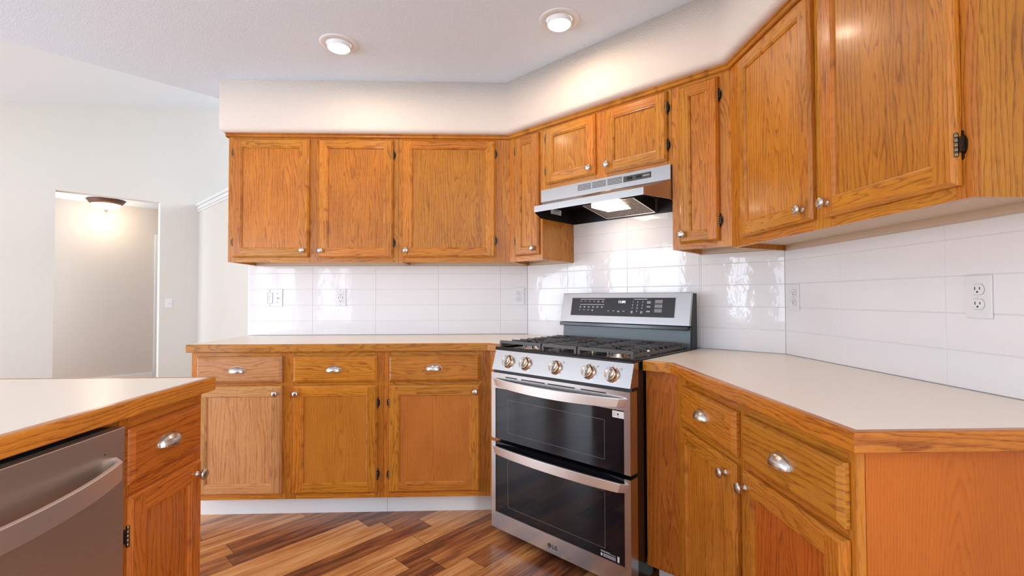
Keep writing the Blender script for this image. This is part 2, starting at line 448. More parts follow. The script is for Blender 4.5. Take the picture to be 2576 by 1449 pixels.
# side wall closing the great room, and end closing
m = MB(); wall_with_holes(m, 'S', -202, -48, 0, 4, 0, 170, [(-176, -88, 100, 144)]); struct('wall_side', m, M_WALL)
m = MB()
for q in ((-176, -174, 100, 144), (-90, -88, 100, 144), (-174, -90, 100, 102), (-174, -90, 142, 144), (-133, -131, 102, 142)): wbox(m, 'S', q[0], q[1], 1.5, 3, q[2], q[3])
struct('window_7', m, M_WHITE)  # window added out of view so light reaches the vault
# vaulted ceiling over the great room
m = MB()
P = lambda u, y, z: fpos('D', u, y, z)
def slab(u0, u1, y0, y1, z0, z1, th):
    q = [P(u0, y0, z0), P(u1, y0, z1), P(u1, y1, z1), P(u0, y1, z0)]
    r = [v + Vector((0, 0, th)) for v in q]
    m.poly(q); m.poly(r[::-1])
    for i in range(4): m.poly([q[i], r[i], r[(i+1) % 4], q[(i+1) % 4]])
slab(-219, 64, -148, 4.5, vz(-219), vz(64), 3); struct('ceiling', m, M_VAULT)
# flat kitchen ceiling, ending on the diagonal edge (x - y = -74), with the fascia above it
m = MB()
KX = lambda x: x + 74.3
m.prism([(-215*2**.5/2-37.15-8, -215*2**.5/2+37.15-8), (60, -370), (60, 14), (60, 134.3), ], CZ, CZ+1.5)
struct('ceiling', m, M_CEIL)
m = MB()
for u0, u1 in ((-219, -72), (-72, 64)):
    q = [fpos('D', u, y, z) for u, y, z in ((u0, -143.4, CZ+1.5), (u1, -143.4, CZ+1.5), (u1, -143.4, vz(u1)+1), (u0, -143.4, vz(u0)+1))]
    r = [fpos('D', u, y, z) for u, y, z in ((u0, -147, CZ+1.5), (u1, -147, CZ+1.5), (u1, -147, vz(u1)+1), (u0, -147, vz(u0)+1))]
    m.poly(q); m.poly(r[::-1])
    for i in range(4): m.poly([q[i], r[i], r[(i+1) % 4], q[(i+1) % 4]])
struct('wall_fascia', m, M_WALL)
# soffit above the wall cabinets: rounded lower edge, one plastered body
SO = 14.2; SB = 84.3; T8 = math.tan(PI/8)
m = MB()
prof = [(0, SB), (SO-1.1, SB)] + [(SO-1.1+1.1*math.sin(a), SB+1.1-1.1*math.cos(a)) for a in [PI/2*k/6 for k in range(1, 7)]] + [(SO, CZ+.5), (0, CZ+.5)]
def sring(pt, nrm): return [Vector((pt[0]+nrm[0]*o, pt[1]+nrm[1]*o, z)) for o, z in prof]
rings = [sring((-72.1+.9, 0), (0, -1)), sring((0, 0), (-T8, -1)), sring((XC, -XC), (-1, -T8)), sring((XC, -XC-105), (-1, 0))]
rA = [Vector((-72.15, p.y*(1 if p.y > -(SO-1) else (SO-.9)/SO) , p.z)) for p in rings[0]]
rings = [rings[0]] + rings[1:]
for a, b in zip(rings[:-1], rings[1:]):
    for i in range(len(prof)-1):
        m.poly([a[i], b[i], b[i+1], a[i+1]], sm=(0 < i < 8))
# left end cap with rounded vertical edge
cap = [Vector((-72.1, 0, p.z if i not in (0, 1) else SB+.9)) for i, p in enumerate(rings[0])]
e0 = rings[0]
endp = []
for i, (o, z) in enumerate(prof):
    endp.append(Vector((-72.1, -max(0, min(o, SO-.9)), max(z, SB+.9))))
for i in range(len(prof)-1): m.poly([endp[i], e0[i], e0[i+1], endp[i+1]], sm=True)
m.poly(endp); m.poly(rings[-1][::-1])
struct('wall_soffit', m, M_SOFF)

# ------------------------------------------------------------------ hardware prototypes (kept off to be copied; first uses are copies)
def proto(mb, name, mats, bevel=0):
    o = mb.build(name, mats, None, bevel=bevel); COL.objects.unlink(o); return o
m = MB(); m.lathe([(0, 0), (.36, 0), (.36, .08), (.27, .16), (.24, .5), (.3, .62), (.56, .74), (.63, .86), (.6, .98), (.46, 1.08), (.2, 1.13), (0, 1.14)], (0, 0, 0), (0, -1, 0), 24)
P_KNOB = proto(m, 'knob', M_NICKEL)
m = MB(); A_, B_, H_ = 1.6, 1.0, 1.15; NT_, NP = 20, 8
def cup(th, ph, k=1.0): return Vector((A_*k*math.cos(th), -B_*k*math.sin(th)*math.cos(ph)**.8, -.45 + H_*k*math.sin(th)**.8*math.sin(ph)))
for kk in (1.0, .94):
    for i in range(NT_):
        for j in range(NP):
            q = [cup(PI*i/NT_, PI/2*j/NP, kk), cup(PI*(i+1)/NT_, PI/2*j/NP, kk), cup(PI*(i+1)/NT_, PI/2*(j+1)/NP, kk), cup(PI*i/NT_, PI/2*(j+1)/NP, kk)]
            m.poly(q, sm=True, seed=(0, 0))
for i in range(NT_):   # rim and thin back flange
    m.poly([cup(PI*i/NT_, 0), cup(PI*(i+1)/NT_, 0), cup(PI*(i+1)/NT_, 0, .94), cup(PI*i/NT_, 0, .94)], seed=(0, 0))
    a, b = PI*i/NT_, PI*(i+1)/NT_
    fl = lambda th, k: Vector((A_*k*math.cos(th), -.05, -.45 + H_*k*math.sin(th)**.8))
    m.poly([fl(a, 1.0), fl(b, 1.0), fl(b, 1.06), fl(a, 1.06)], seed=(0, 0))
o = m.build('cup_pull', M_NICKEL, None, fix=False); COL.objects.unlink(o); P_PULL = o
m = MB()
def hinge_mesh(sx):
    m = MB()
    # ornate leaf on the face frame (side sx), barrel standing at the door edge
    out = [(0, -1.25), (.14, -1.1), (.12, -.85), (.32, -.62), (.42, -.3), (.44, 0), (.42, .3), (.32, .62), (.12, .85), (.14, 1.1), (0, 1.25), (-.02, .9), (-.02, -.9)]
    for i in range(len(out)):
        a, b = out[i], out[(i+1) % len(out)]
        m.poly([(sx*a[0], .0, a[1]), (sx*b[0], .0, b[1]), (sx*b[0], -.1, b[1]), (sx*a[0], -.1, a[1])], seed=(0, 0))
    m.poly([(sx*a[0], -.1, a[1]) for a in out], seed=(0, 0)); m.poly([(sx*a[0], 0, a[1]) for a in out], seed=(0, 0))
    m.box(*sorted((-sx*.08, sx*.3)), -.46, -.05, -.62, .62)
    for k in range(5):
        z0 = -1.0 + k*.4
        m.lathe([(0, 0), (.13, 0), (.16, .03), (.16, .36), (.13, .39), (0, .39)], (-sx*.06, -.5, z0), (0, 0, 1), 12, mi=1)
    return m
P_HIN = {s_: proto(hinge_mesh(s_), 'hinge', [M_BRONZE, M_BRASS]) for s_ in (1, -1)}

# ------------------------------------------------------------------ cabinet builders (frame coordinates)
def door_mesh(x0, x1, z0, z1, y, sw=1.9, T=.75, ch=.36):
    """framed door, back at y, front at y-T; returns builder for the frame and the recessed panel"""
    m = MB(); y -= .05; f = y-T; e = ch; lip = y-T+.34
    zs = Vector((0, 0, 1)); xs = Vector((1, 0, 0)); R = lambda: (random.random(), random.random())
    a0, a1, b0, b1 = x0+e, x1-e, z0+e, z1-e
    c0, c1, d0, d1 = x0+sw, x1-sw, z0+sw, z1-sw
    sL, sR, sB, sT = R(), R(), R(), R()
    for (p, q, sd) in ((a0, c0, sL), (c1, a1, sR)):
        m.poly([(p, f, b0), (q, f, b0), (q, f, b1), (p, f, b1)], zs, ((p+q)/2, f, (z0+z1)/2), sd, uo=3.1*(sd[0]-.3))
    for (p, q, sd) in ((b0, d0, sB), (d1, b1, sT)):
        m.poly([(c0, f, p), (c1, f, p), (c1, f, q), (c0, f, q)], xs, ((c0+c1)/2, f, (p+q)/2), sd, uo=3.1*(sd[0]-.3))
    O = [(x0, lip, z0), (x1, lip, z0), (x1, lip, z1), (x0, lip, z1)]
    N = [(a0, f, b0), (a1, f, b0), (a1, f, b1), (a0, f, b1)]
    for i, (g, sd) in enumerate(((xs, sB), (zs, sR), (xs, sT), (zs, sL))):
        j = (i+1) % 4
        m.poly([O[i], O[j], N[j], N[i]], g, None, sd, uo=2)
        Bk = [(p[0], y, p[2]) for p in O]
        m.poly([Bk[i], Bk[j], O[j], O[i]], g, None, sd, uo=2)
    # inner bead: quirk, round and slope down to the panel
    lv = [(0, f), (.05, f+.07), (.16, f+.05), (.27, f+.10), (.34, f+.22), (.36, f+.30)]
    for (i0, y0), (i1, y1) in zip(lv[:-1], lv[1:]):
        Q0 = [(c0+i0, y0, d0+i0), (c1-i0, y0, d0+i0), (c1-i0, y0, d1-i0), (c0+i0, y0, d1-i0)]
        Q1 = [(c0+i1, y1, d0+i1), (c1-i1, y1, d0+i1), (c1-i1, y1, d1-i1), (c0+i1, y1, d1-i1)]
        for i, (g, sd) in enumerate(((xs, sB), (zs, sR), (xs, sT), (zs, sL))):
            j = (i+1) % 4; m.poly([Q0[i], Q0[j], Q1[j], Q1[i]], g, None, sd, uo=2)
    i1 = .36
    P1 = [(c0+i1, f+.30, d0+i1), (c1-i1, f+.30, d0+i1), (c1-i1, f+.30, d1-i1), (c0+i1, f+.30, d1-i1)]
    for i in range(4):   # inner walls to the back
        j = (i+1) % 4
        a, b = P1[i], P1[j]; m.poly([a, b, (b[0], y, b[2]), (a[0], y, a[2])], zs, None, sL)
    bo = [(p[0], y, p[2]) for p in O]; bi = [(p[0], y, p[2]) for p in P1]
    for i in range(4): j = (i+1) % 4; m.poly([bo[i], bo[j], bi[j], bi[i]], zs, None, sL)
    pm = MB(); pm.box(c0+.3, c1-.3, f+.31, y-.02, d0+.3, d1-.3, grain=zs, uo=random.uniform(-1, 1))
    return m, pm
def drawer_mesh(x0, x1, z0, z1, y, T=.75, ch=.5):
    m = MB(); y -= .05; f = y-T; lip = y-.38; xs = Vector((1, 0, 0)); sd = (random.random(), random.random())
    c = ((x0+x1)/2, f, (z0+z1)/2); e = ch; uo = random.uniform(-1.2, 1.2)
    m.poly([(x0+e, f, z0+e), (x1-e, f, z0+e), (x1-e, f, z1-e), (x0+e, f, z1-e)], xs, c, sd, uo=uo)
    O = [(x0, lip, z0), (x1, lip, z0), (x1, lip, z1), (x0, lip, z1)]
    N1 = [(x0+.1, lip-.10, z0+.1), (x1-.1, lip-.10, z0+.1), (x1-.1, lip-.10, z1-.1), (x0+.1, lip-.10, z1-.1)]
    N = [(x0+e, f, z0+e), (x1-e, f, z0+e), (x1-e, f, z1-e), (x0+e, f, z1-e)]
    Bk = [(p[0], y, p[2]) for p in O]
    for i in range(4):
        j = (i+1) % 4
        for a, b in ((O, N1), (N1, N), (Bk, O)): m.poly([a[i], a[j], b[j], b[i]], xs, c, sd, uo=uo)
    m.poly(Bk[::-1], xs, c, sd)
    return m

def add_door(cab, x0, x1, z0, z1, y, mat, knob=None, hinge=None, hz=None, sw=1.9, pmat=None):
    m, pm = door_mesh(x0, x1, z0, z1, y, sw)
    d = m.build('door', mat, cab)
    pm.build('door_panel', pmat or mat, d)
    if knob: place(P_KNOB, d, knob[0], y-.74, knob[1]).name = 'knob'
    if hinge:
        hx = x0 if hinge < 0 else x1
        for z in (hz or (z0+3.9, z1-3.2)):
            place(P_HIN[hinge], d, hx + hinge*.02, y-.02, z)
    return d
def add_drawer(cab, x0, x1, z0, z1, y, mat, pull):
    d = drawer_mesh(x0, x1, z0, z1, y).build('drawer', mat, cab)
    place(P_PULL, d, pull[0], y-.75, pull[1])
    return d

def upper_unit(fr, label, x0, x1, z0, z1, doors, mat=M_OAK, depth=12.17, ends=(True, True), stiles=None, left_poly=None, right_poly=None, group='oak wall cabinets', rails=True):
    """x0..x1 is the face at the front; left_poly/right_poly give the x at the wall (mitred corner units)"""
    xw0 = x0 if left_poly is None else left_poly; xw1 = x1 if right_poly is None else right_poly
    cab = thing('wall_cabinet', label, 'cabinet', fr, (x0+x1)/2, 0, z0, group)
    fy = -depth; by = -(depth-.75); k = (depth-.75)/depth
    bx0 = xw0 + (x0-xw0)*k; bx1 = xw1 + (x1-xw1)*k
    m = MB()
    # carcass: sides to the bottom edge, bottom panel set up, back nailer
    def side(xa, xb, t, mi):
        q = [(xa, 0), (xb, by), (xb+t, by), (xa+t, 0)]
        if t < 0: q = [(xa+t, 0), (xb+t, by), (xb, by), (xa, 0)]
        m.prism([q[1], q[2], q[3], q[0]], z0, z1, grain=(0, 0, 1), mi=mi)
    side(xw0, bx0, .6, 0); side(xw1, bx1, -.6, 0)
    q = [(bx0+.6, by), (bx1-.6, by), (xw1-.6, -.0), (xw0+.6, -.0)]
    m.prism(q, z0+.9, z1-.02, mi=1)
    m.box(xw0+.6, xw1-.6, -.6, 0, z0, z0+.9, mi=1)
    m.build('body', [mat, M_MELA], cab)
    m = MB()
    # face frame boards: full-height stiles, short rails between
    st = stiles
    for a, b in st: m.box(a, b, fy, by, z0, z1, uo=random.choice((-1, 1))*random.uniform(.3, 4))
    for (a, b), (c, d) in zip(st[:-1], st[1:]):
        if c-b < .05: continue
        m.box(b, c, fy, by, z0, z0+1.6, grain=(1, 0, 0)); m.box(b, c, fy, by, z1-1.6, z1, grain=(1, 0, 0))
    m.build('face_frame', mat, cab, bevel=.03, merge=False)
    for d in doors: add_door(cab, *d[:4], fy, mat, **d[4])
    return cab

DZ = (55.4, 83.05); UT = 83.5
c = upper_unit('A', 'double-door oak wall cabinet at the free left end of the back wall run', -70.45, -31.25, 54.35, UT,
    [(-69.2, -51.8, *DZ, dict(knob=(-53.0, 57.0), hinge=-1, hz=(58.9, 79.7))), (-49.6, -32.35, *DZ, dict(knob=(-48.8, 56.95), hinge=1, hz=(58.9, 79.6)))],
    stiles=[(-70.45, -68.6), (-52.4, -49.0), (-33.0, -31.25)])
c = upper_unit('A', 'single wide-door oak wall cabinet on the back wall, against the inner corner', -31.2, -5.04, 54.35, UT,
    [(-30.1, -8.5, 55.5, 83.05, dict(knob=(-29.3, 57.0), hinge=1, hz=(59.4, 80.0)))],
    stiles=[(-31.2, -29.5), (-9.2, -5.04)], right_poly=0)
c = upper_unit('B', 'narrow oak wall cabinet left of the range hood', 5.04, 14.95, 54.35, UT,
    [(7.2, 14.25, 55.55, 83.05, dict(knob=(12.9, 57.0), hinge=-1, hz=(59.0, 80.0), sw=1.75))],
    stiles=[(5.04, 7.6), (13.7, 14.95)], left_poly=0)
c = upper_unit('B', 'short two-door oak wall cabinet over the stainless range hood', 15.0, 44.9, 69.7, UT,
    [(16.35, 29.15, 70.75, 83.05, dict(knob=(28.0, 72.1), hinge=-1, hz=(73.7, 80.8))), (31.4, 44.2, 70.45, 83.05, dict(knob=(32.15, 72.0), hinge=1, hz=(73.3, 80.0)))],
    stiles=[(15.0, 17.0), (28.6, 32.0), (43.6, 44.9)])
c = upper_unit('B', 'narrow oak wall cabinet right of the range hood', 44.95, 54.96, 54.35, UT,
    [(46.45, 53.15, 55.3, 82.8, dict(knob=(47.1, 56.85), hinge=1, hz=(58.7, 79.7), sw=1.75))],
    stiles=[(44.95, 47.0), (52.6, 54.96)], right_poly=60)
c = upper_unit('C', 'double-door oak wall cabinet on the right wall, nearest the camera', 5.04, 43.8, 54.0, UT,
    [(8.6, 25.4, 55.2, 82.9, dict(knob=(23.85, 56.7), hinge=-1, hz=(59.2, 79.9), pmat=M_OAKSHEEN if False else M_OAK)), (27.15, 43.05, 55.1, 82.9, dict(knob=(28.15, 56.7), hinge=1, hz=(58.45, 80.0)))],
    stiles=[(5.04, 9.2), (24.8, 27.8), (42.4, 43.8)], left_poly=0)

# crown strip under the soffit
def offset_line(o, uA, uC):
    return [(uA, -o), (-o*T8, -o), (XC-o, -XC-o*T8), (XC-o, uC)]
cr = thing('crown_moulding', 'thin oak moulding strip running along the cabinet tops under the soffit', 'moulding', 'W', -40, -12.6, 83.45)
m = MB(); inn = offset_line(12.0, -70.9, -XC-44.0)
lv = [(12.55, 83.45), (12.72, 83.6), (12.72, 84.0), (12.95, 84.1), (12.95, 84.3)]
pl = [offset_line(o, -70.95, -XC-44.1) for o, _ in lv]
for k in range(3):
    g = Vector((pl[0][k+1][0]-pl[0][k][0], pl[0][k+1][1]-pl[0][k][1], 0)).normalized(); sd = (random.random(), random.random())
    for (a, (oa, za)), (b, (ob, zb)) in zip(zip(pl[:-1], lv[:-1]), zip(pl[1:], lv[1:])):
        m.poly([(*a[k], za), (*a[k+1], za), (*b[k+1], zb), (*b[k], zb)], g, None, sd, uo=3)
    m.poly([(*inn[k], 83.45), (*inn[k+1], 83.45), (*pl[0][k+1], 83.45), (*pl[0][k], 83.45)], g, None, sd)
for k in (0, 3):
    m.poly([(*inn[k], 83.45)] + [(*p[k], z) for p, (_, z) in zip(pl, lv)] + [(*inn[k], 84.3)], (0, 1, 0))
m.box(-70.95, -70.45, -12.55, 0, 83.45, 84.3, grain=(0, 1, 0))
m.build('strip', M_OAK, cr)

# ------------------------------------------------------------------ base cabinets
FO = 23.34; FZ = 4.4; FT = 34.83
def base_body(cab, x0, x1, mat, poly=None, FT=FT):
    m = MB(); by = -(FO-.75)
    q = poly or [(x0, by), (x1, by), (x1, 0), (x0, 0)]
    m.prism(q, FZ, FT-.02, grain=(0, 0, 1))
    m.build('body', mat, cab, merge=False)
def face(cab, stiles, rails, mat, FT=FT):
    m = MB(); fy, by = -FO, -(FO-.75)
    for a, b in stiles: m.box(a, b, fy, by, FZ, FT, uo=random.choice((-1, 1))*random.uniform(.3, 4))
    for (a, b), (c, d) in zip(stiles[:-1], stiles[1:]):
        for z0, z1 in rails: m.box(b, c, fy, by, z0, z1, grain=(1, 0, 0))
    return m.build('face_frame', mat, cab, bevel=.03, merge=False)
def toe(cab, pts, z1=FZ-.1):
    m = MB(); m.prism(pts, 0, z1); return m.build('toe_kick', M_WHITE, cab)
RA = [(FZ, 6.2), (27.3, 28.9), (33.3, FT)]
dz, wz = (5.6, 27.8), (28.5, 33.9)
c = thing('base_cabinet', 'two-drawer, two-door oak base cabinet at the left end of the back counter', 'cabinet', 'A', -51.5, 0, 0, 'oak base cabinets')
base_body(c, -71.2, -31.85, M_OAK)
face(c, [(-71.25, -69.3), (-53.2, -49.8), (-33.7, -31.85)], RA, M_OAK)
add_drawer(c, -69.95, -52.65, *wz, -FO, M_OAKSHEEN, (-61.65, 31.15)); add_drawer(c, -50.4, -33.1, *wz, -FO, M_OAK, (-41.95, 31.25))
add_door(c, -69.95, -52.65, *dz, -FO, M_OAKSHEEN, knob=(-53.75, 26.3), hinge=-1, hz=(9.3, 24.1)); add_door(c, -50.4, -33.1, *dz, -FO, M_OAK, knob=(-49.55, 26.25), hinge=1, hz=(9.3, 24.1), pmat=M_OAKV)
toe(c, [(-71.2, -20.0), (-31.85, -20.0), (-31.85, 0), (-71.2, 0)])
c = thing('base_cabinet', 'oak corner base cabinet with one drawer and one door, left of the range', 'cabinet', 'A', -20, 0, 0, 'oak base cabinets')
CX = -FO*T8
def b2a(t, o): return (t*S2 - o*S2, -t*S2 - o*S2)       # diagonal-wall coordinates to plan
base_body(c, 0, 0, M_OAK, poly=[(-31.8, -FO+.75), (CX+.3, -FO+.75), b2a(15.0, FO-.75), b2a(15.0, .05), (0, 0), (-31.8, 0)])
face(c, [(-31.8, -30.1), (-12.4, CX)], RA, M_OAK)
add_drawer(c, -30.7, -11.75, *wz, -FO, M_OAK, (-21.3, 31.4)); add_door(c, -30.7, -11.75, *dz, -FO, M_OAK, knob=(-12.7, 26.35), hinge=-1, hz=(9.3, 24.1), pmat=M_OAKV)
m = MB(); m.prism([(CX, -FO), b2a(15.05, FO), b2a(15.05, FO-.75), (CX+.3, -FO+.75)], FZ, FT, grain=(0, 0, 1)); m.build('filler_panel', M_OAK, c)
toe(c, [(-31.8, -20.0), (-20*T8, -20), b2a(15.0, 20), b2a(15.0, .3), (0, 0), (-31.8, 0)])
# right-hand run
c = thing('base_cabinet', 'two-drawer, two-door oak base cabinet with plain end panel, right of the range', 'cabinet', 'C', 26, 0, 0, 'oak base cabinets')
def b2c(t, o):
    x, y = b2a(t, o); return (-(y+XC), (x-XC))      # into frame C: local x = -(y+XC), local y = x-XC
p0, p1 = b2c(45.35, FO-.75), b2c(45.35, .05)
FC = 34.38
base_body(c, 0, 0, M_OAK, poly=[p0, (FO*T8-.3, -FO+.75), (44.4, -FO+.75), (44.4, 0), (0, 0), p1], FT=FC)
RC = [(FZ, 5.9), (26.7, 28.5), (32.6, FC)]
face(c, [(FO*T8, 13.1), (27.7, 30.2), (44.3, 45.1)], RC, M_OAK, FT=FC)
add_drawer(c, 12.6, 28.2, 28.0, 33.1, -FO, M_OAK, (20.0, 30.65)); add_drawer(c, 29.7, 44.6, 28.0, 33.1, -FO, M_OAK, (37.0, 30.6))
add_door(c, 12.6, 28.2, 5.2, 27.15, -FO, M_OAK, knob=(26.3, 25.6), hinge=-1, hz=(8.9, 9.0)[:1] + (23.5,)); add_door(c, 29.7, 44.6, 5.2, 27.15, -FO, M_OAK, knob=(30.5, 25.5), hinge=1, hz=(8.9, 22.0), pmat=M_OAKD)
m = MB(); m.prism([b2c(45.3, FO), (FO*T8, -FO), (FO*T8-.3, -FO+.75), b2c(45.3, FO-.75)], 3.75, FC, grain=(0, 0, 1)); tag(m.build('filler_panel', M_OAKD, c), 'reddish oak panel')
m = MB(); m.box(44.4, 45.1, -FO+.8, -.02, .2, FC, uo=3.5); tag(m.build('end_panel', M_OAKF, c), 'plain reddish oak panel')
toe(c, [b2c(45.6, 20), (20*T8, -20), (44.2, -20), (44.2, -.2), (.2, -.2), b2c(45.6, .3)])

# ------------------------------------------------------------------ countertops
def edge_strip(m, pts, z0, z1, th=.75, mi=0):
    """pts run with the room on the right-hand side... outer face; thickness goes to the left"""
    n = len(pts); V2 = [Vector(p) for p in pts]; offs = []
    nr = []
    for i in range(n-1):
        d = (V2[i+1]-V2[i]).normalized(); nr.append(Vector((-d.y, d.x)))
    def off(i, t):
        if i == 0: return V2[0] + nr[0]*t
        if i == n-1: return V2[-1] + nr[-1]*t
        b = (nr[i-1]+nr[i]).normalized(); return V2[i] + b*t/b.dot(nr[i])
    for i in range(n-1):
        g = (V2[i+1]-V2[i]).normalized(); g3 = (g.x, g.y, 0); sd = (random.random(), random.random())
        lvl = [(th, z0), (.12, z0), (0, z0+.12), (0, z1-.2), (.06, z1-.07), (.2, z1), (th, z1)]
        c = Vector(((V2[i].x+V2[i+1].x)/2, (V2[i].y+V2[i+1].y)/2, (z0+z1)/2))
        for (ta, za), (tb, zb) in zip(lvl[:-1], lvl[1:]):
            a, b, cc, d = off(i, ta), off(i+1, ta), off(i+1, tb), off(i, tb)
            m.poly([(*a, za), (*b, za), (*cc, zb), (*d, zb)], g3, c, sd, mi, uo=2.5)
    for i in (0, n-1):
        m.poly([(*off(i, t), z) for t, z in lvl], (0, 0, 1), None, (0.3, .3), mi)
CT = 24.54
def top(label, fr, slab, edge, z1, org):
    c = thing('countertop', label, 'countertop', fr, *org)
    m = MB(); m.prism(slab, z1-1.5, z1-.01); m.build('laminate_top', M_LAM, c)
    m = MB(); edge_strip(m, edge, z1-1.6, z1); m.build('wood_edge', M_OAK, c)
    return c
zA, zC, zI = 36.45, 36.0, 36.4
sl = [(-71.75, -CT+.7), (-CT*T8+.3, -CT+.7), b2a(15.05, CT-.7), b2a(15.05, .42), (-.2, -.45), (-71.75, -.42)]
top('cream countertop with oak edge along the back wall, left of the range', 'W', sl, [(-71.75, -CT), (-CT*T8, -CT), b2a(15.05, CT)], zA, (-40, -12, 35))
PC = (XC-CT, -XC-CT*T8); yE = -89.0
sl = [b2a(45.35, .42), b2a(45.35, CT-.7), (PC[0]+.7, PC[1]+.3), (XC-CT+.7, yE+.7), (XC-.42, yE+.7), (XC-.42, -XC-.2)]
top('cream countertop with oak edge along the right wall, right of the range', 'W', sl, [b2a(45.35, CT), PC, (XC-CT, yE), (XC-.3, yE)], zC, (30, -70, 34.4))
sl = [(-43.15, -102.5), (-43.15, -64.8), (-86, -64.8), (-86, -102.5)]
top('cream island countertop with oak edge, above the dishwasher', 'W', sl, [(-42.45, -102.5), (-42.45, -64.2), (-42.6, -64.07), (-86, -64.07)], zI, (-64, -84, 34.9))

# ------------------------------------------------------------------ island cabinet and dishwasher (frame I: local x = world y, local y=0 face, -y out)
c = thing('base_cabinet', 'narrow oak island cabinet with one drawer and one door beside the dishwasher', 'cabinet', 'I', -71.5, 12, 0, 'oak base cabinets')
m = MB(); m.box(-77.4, -65.4, .75, 24, FZ, 34.8, uo=3); m.box(-77.4, -65.4, 3, 24, 0, FZ); m.build('body', M_OAKD, c, merge=False)
m = MB()
for a, b in ((-77.45, -76.2), (-66.7, -65.4)): m.box(a, b, 0, .75, FZ, 34.8)
for z0, z1 in ((FZ, 6.0), (26.8, 28.6), (33.0, 34.8)): m.box(-76.2, -66.7, 0, .75, z0, z1, grain=(1, 0, 0))
m.build('face_frame', M_OAKD, c, bevel=.03, merge=False)
m = drawer_mesh(-77.0, -66.2, 28.3, 33.6, 0); d = m.build('drawer', M_OAKD, c); place(P_PULL, d, -71.95, -.75, 31.15)
add_door(c, -77.0, -66.2, 5.3, 27.2, 0, M_OAKD, knob=(-67.2, 25.75), hinge=-1, hz=(8.9, 23.6))
c = thing('island_panel', 'plain oak back and side panelling of the island', 'panel', 'I', -84, 34, 0)
m = MB(); m.box(-102.3, -65.4, 24.1, 40, 0, 34.8); m.build('panel', M_OAKF, c)
c = thing('dishwasher', 'stainless dishwasher with bowed bar handle built into the island', 'dishwasher', 'I', -89.8, 12, 0)
m = MB(); m.box(-101.6, -77.8, .3, 23.8, 4, 34.0); m.box(-101.4, -78, 3, 23.5, 0, 4); m.build('tub', M_BLACKM, c, merge=False)
m = MB(); m.box(-101.8, -77.75, -.75, .3, 4.5, 34.1, grain=(1, 0, 0)); d = m.build('door', M_STEELD, c, bevel=.08)
def bow_handle(name, parent, x0, x1, y, zlo0, zhi0, zlom, zhim, bulge, mat, th=.5, end=.55, inset=.5, n=28):
    """curved bar: ends on the door at y, middle bulging out by bulge"""
    m = MB(); st = []
    for i in range(n+1):
        t = i/n; k = 1-(2*t-1)**2; k = k**.8
        o = y - inset*min(1, k*8) - bulge*k
        xt = x0 + (x1-x0)*t; xb = x0+end + (x1-x0-2*end)*t
        zl = zlo0 + (zlom-zlo0)*k; zh = zhi0 + (zhim-zhi0)*k
        st.append([Vector((xb, o, zl)), Vector((xt, o, zh)), Vector((xt, o+th, zh)), Vector((xb, o+th, zl))])
    for a, b in zip(st[:-1], st[1:]):
        for i in range(4): j = (i+1) % 4; m.poly([a[i], b[i], b[j], a[j]], (1, 0, 0), seed=(0, 0), sm=False)
    m.poly(st[0]); m.poly(st[-1][::-1])
    return m.build(name, mat, parent, bevel=.05)
bow_handle('handle', d, -100.8, -78.7, -.75, 29.95, 31.6, 29.2, 30.9, 1.3, M_HAND, th=.45, end=.05, inset=.9)
m = MB(); m.lathe([(0, 0), (.07, 0), (.07, .03), (0, .03)], (-80.0, -.75, 32.2), (0, -1, 0), 8); m.build('vent_dot', M_SLOT, d)

# ------------------------------------------------------------------ tile backsplash
def tiles(fr, label, x0, x1, joints, z0, z1s, cx):
    """z1s: list of (xa, xb, ztop)"""
    t = thing('tile_backsplash', label, 'backsplash', fr, cx, 0, z0)
    m = MB(); rows = [z0] + [36+4.07*k for k in range(1, 9)]
    for xa, xb, zt in z1s:
        m.box(xa, xb, -.28, -.0, z0, zt, mi=1)
    g = .03
    for xa, xb, zt in z1s:
        cols = [xa] + [j for j in joints if xa < j < xb] + [xb]
        for a, b in zip(cols[:-1], cols[1:]):
            ga = g if a in joints else .02; gb = g if b in joints else .02
            for r0, r1 in zip(rows[:-1], rows[1:]):
                if r0 >= zt-.2: break
                r1 = min(r1, zt); e = .06
                A0, A1, B0, B1 = a+ga, b-gb, r0+g, r1-g
                N = [(A0+e, -.36, B0+e), (A1-e, -.36, B0+e), (A1-e, -.36, B1-e), (A0+e, -.36, B1-e)]
                O = [(A0, -.30, B0), (A1, -.30, B0), (A1, -.30, B1), (A0, -.30, B1)]
                K = [(p[0], -.2, p[2]) for p in O]
                m.poly(N)
                for i in range(4):
                    j = (i+1) % 4; m.poly([O[i], O[j], N[j], N[i]]); m.poly([K[i], K[j], O[j], O[i]])
    m.build('tiling', [M_TILE, M_GROUT], t, merge=False)
    return t
PT = 16.124
tiles('A', 'glossy white tile backsplash on the back wall with four full tile columns', -71.68, -.15, [-71.68+PT*k for k in range(1, 5)], 36.5, [(-71.68, -.15, 54.3)], -36)
tiles('B', 'glossy white tile backsplash on the diagonal wall behind the range', .15, 59.85, [13.1+PT*k for k in range(0, 4)], 36.0, [(.15, 14.9, 54.3), (14.9, 45.0, 64.0), (45.0, 59.85, 54.3)], 30)
tiles('C', 'glossy white tile backsplash on the right wall', .15, 48.5, [13.17+PT*k for k in range(0, 4)], 36.0, [(.15, 48.5, 54.0)], 24)
m = MB(); m.box(-71.95, -71.68, -.3, 0, 36.5, 54.3); struct('trim_3', m, M_WHITE)

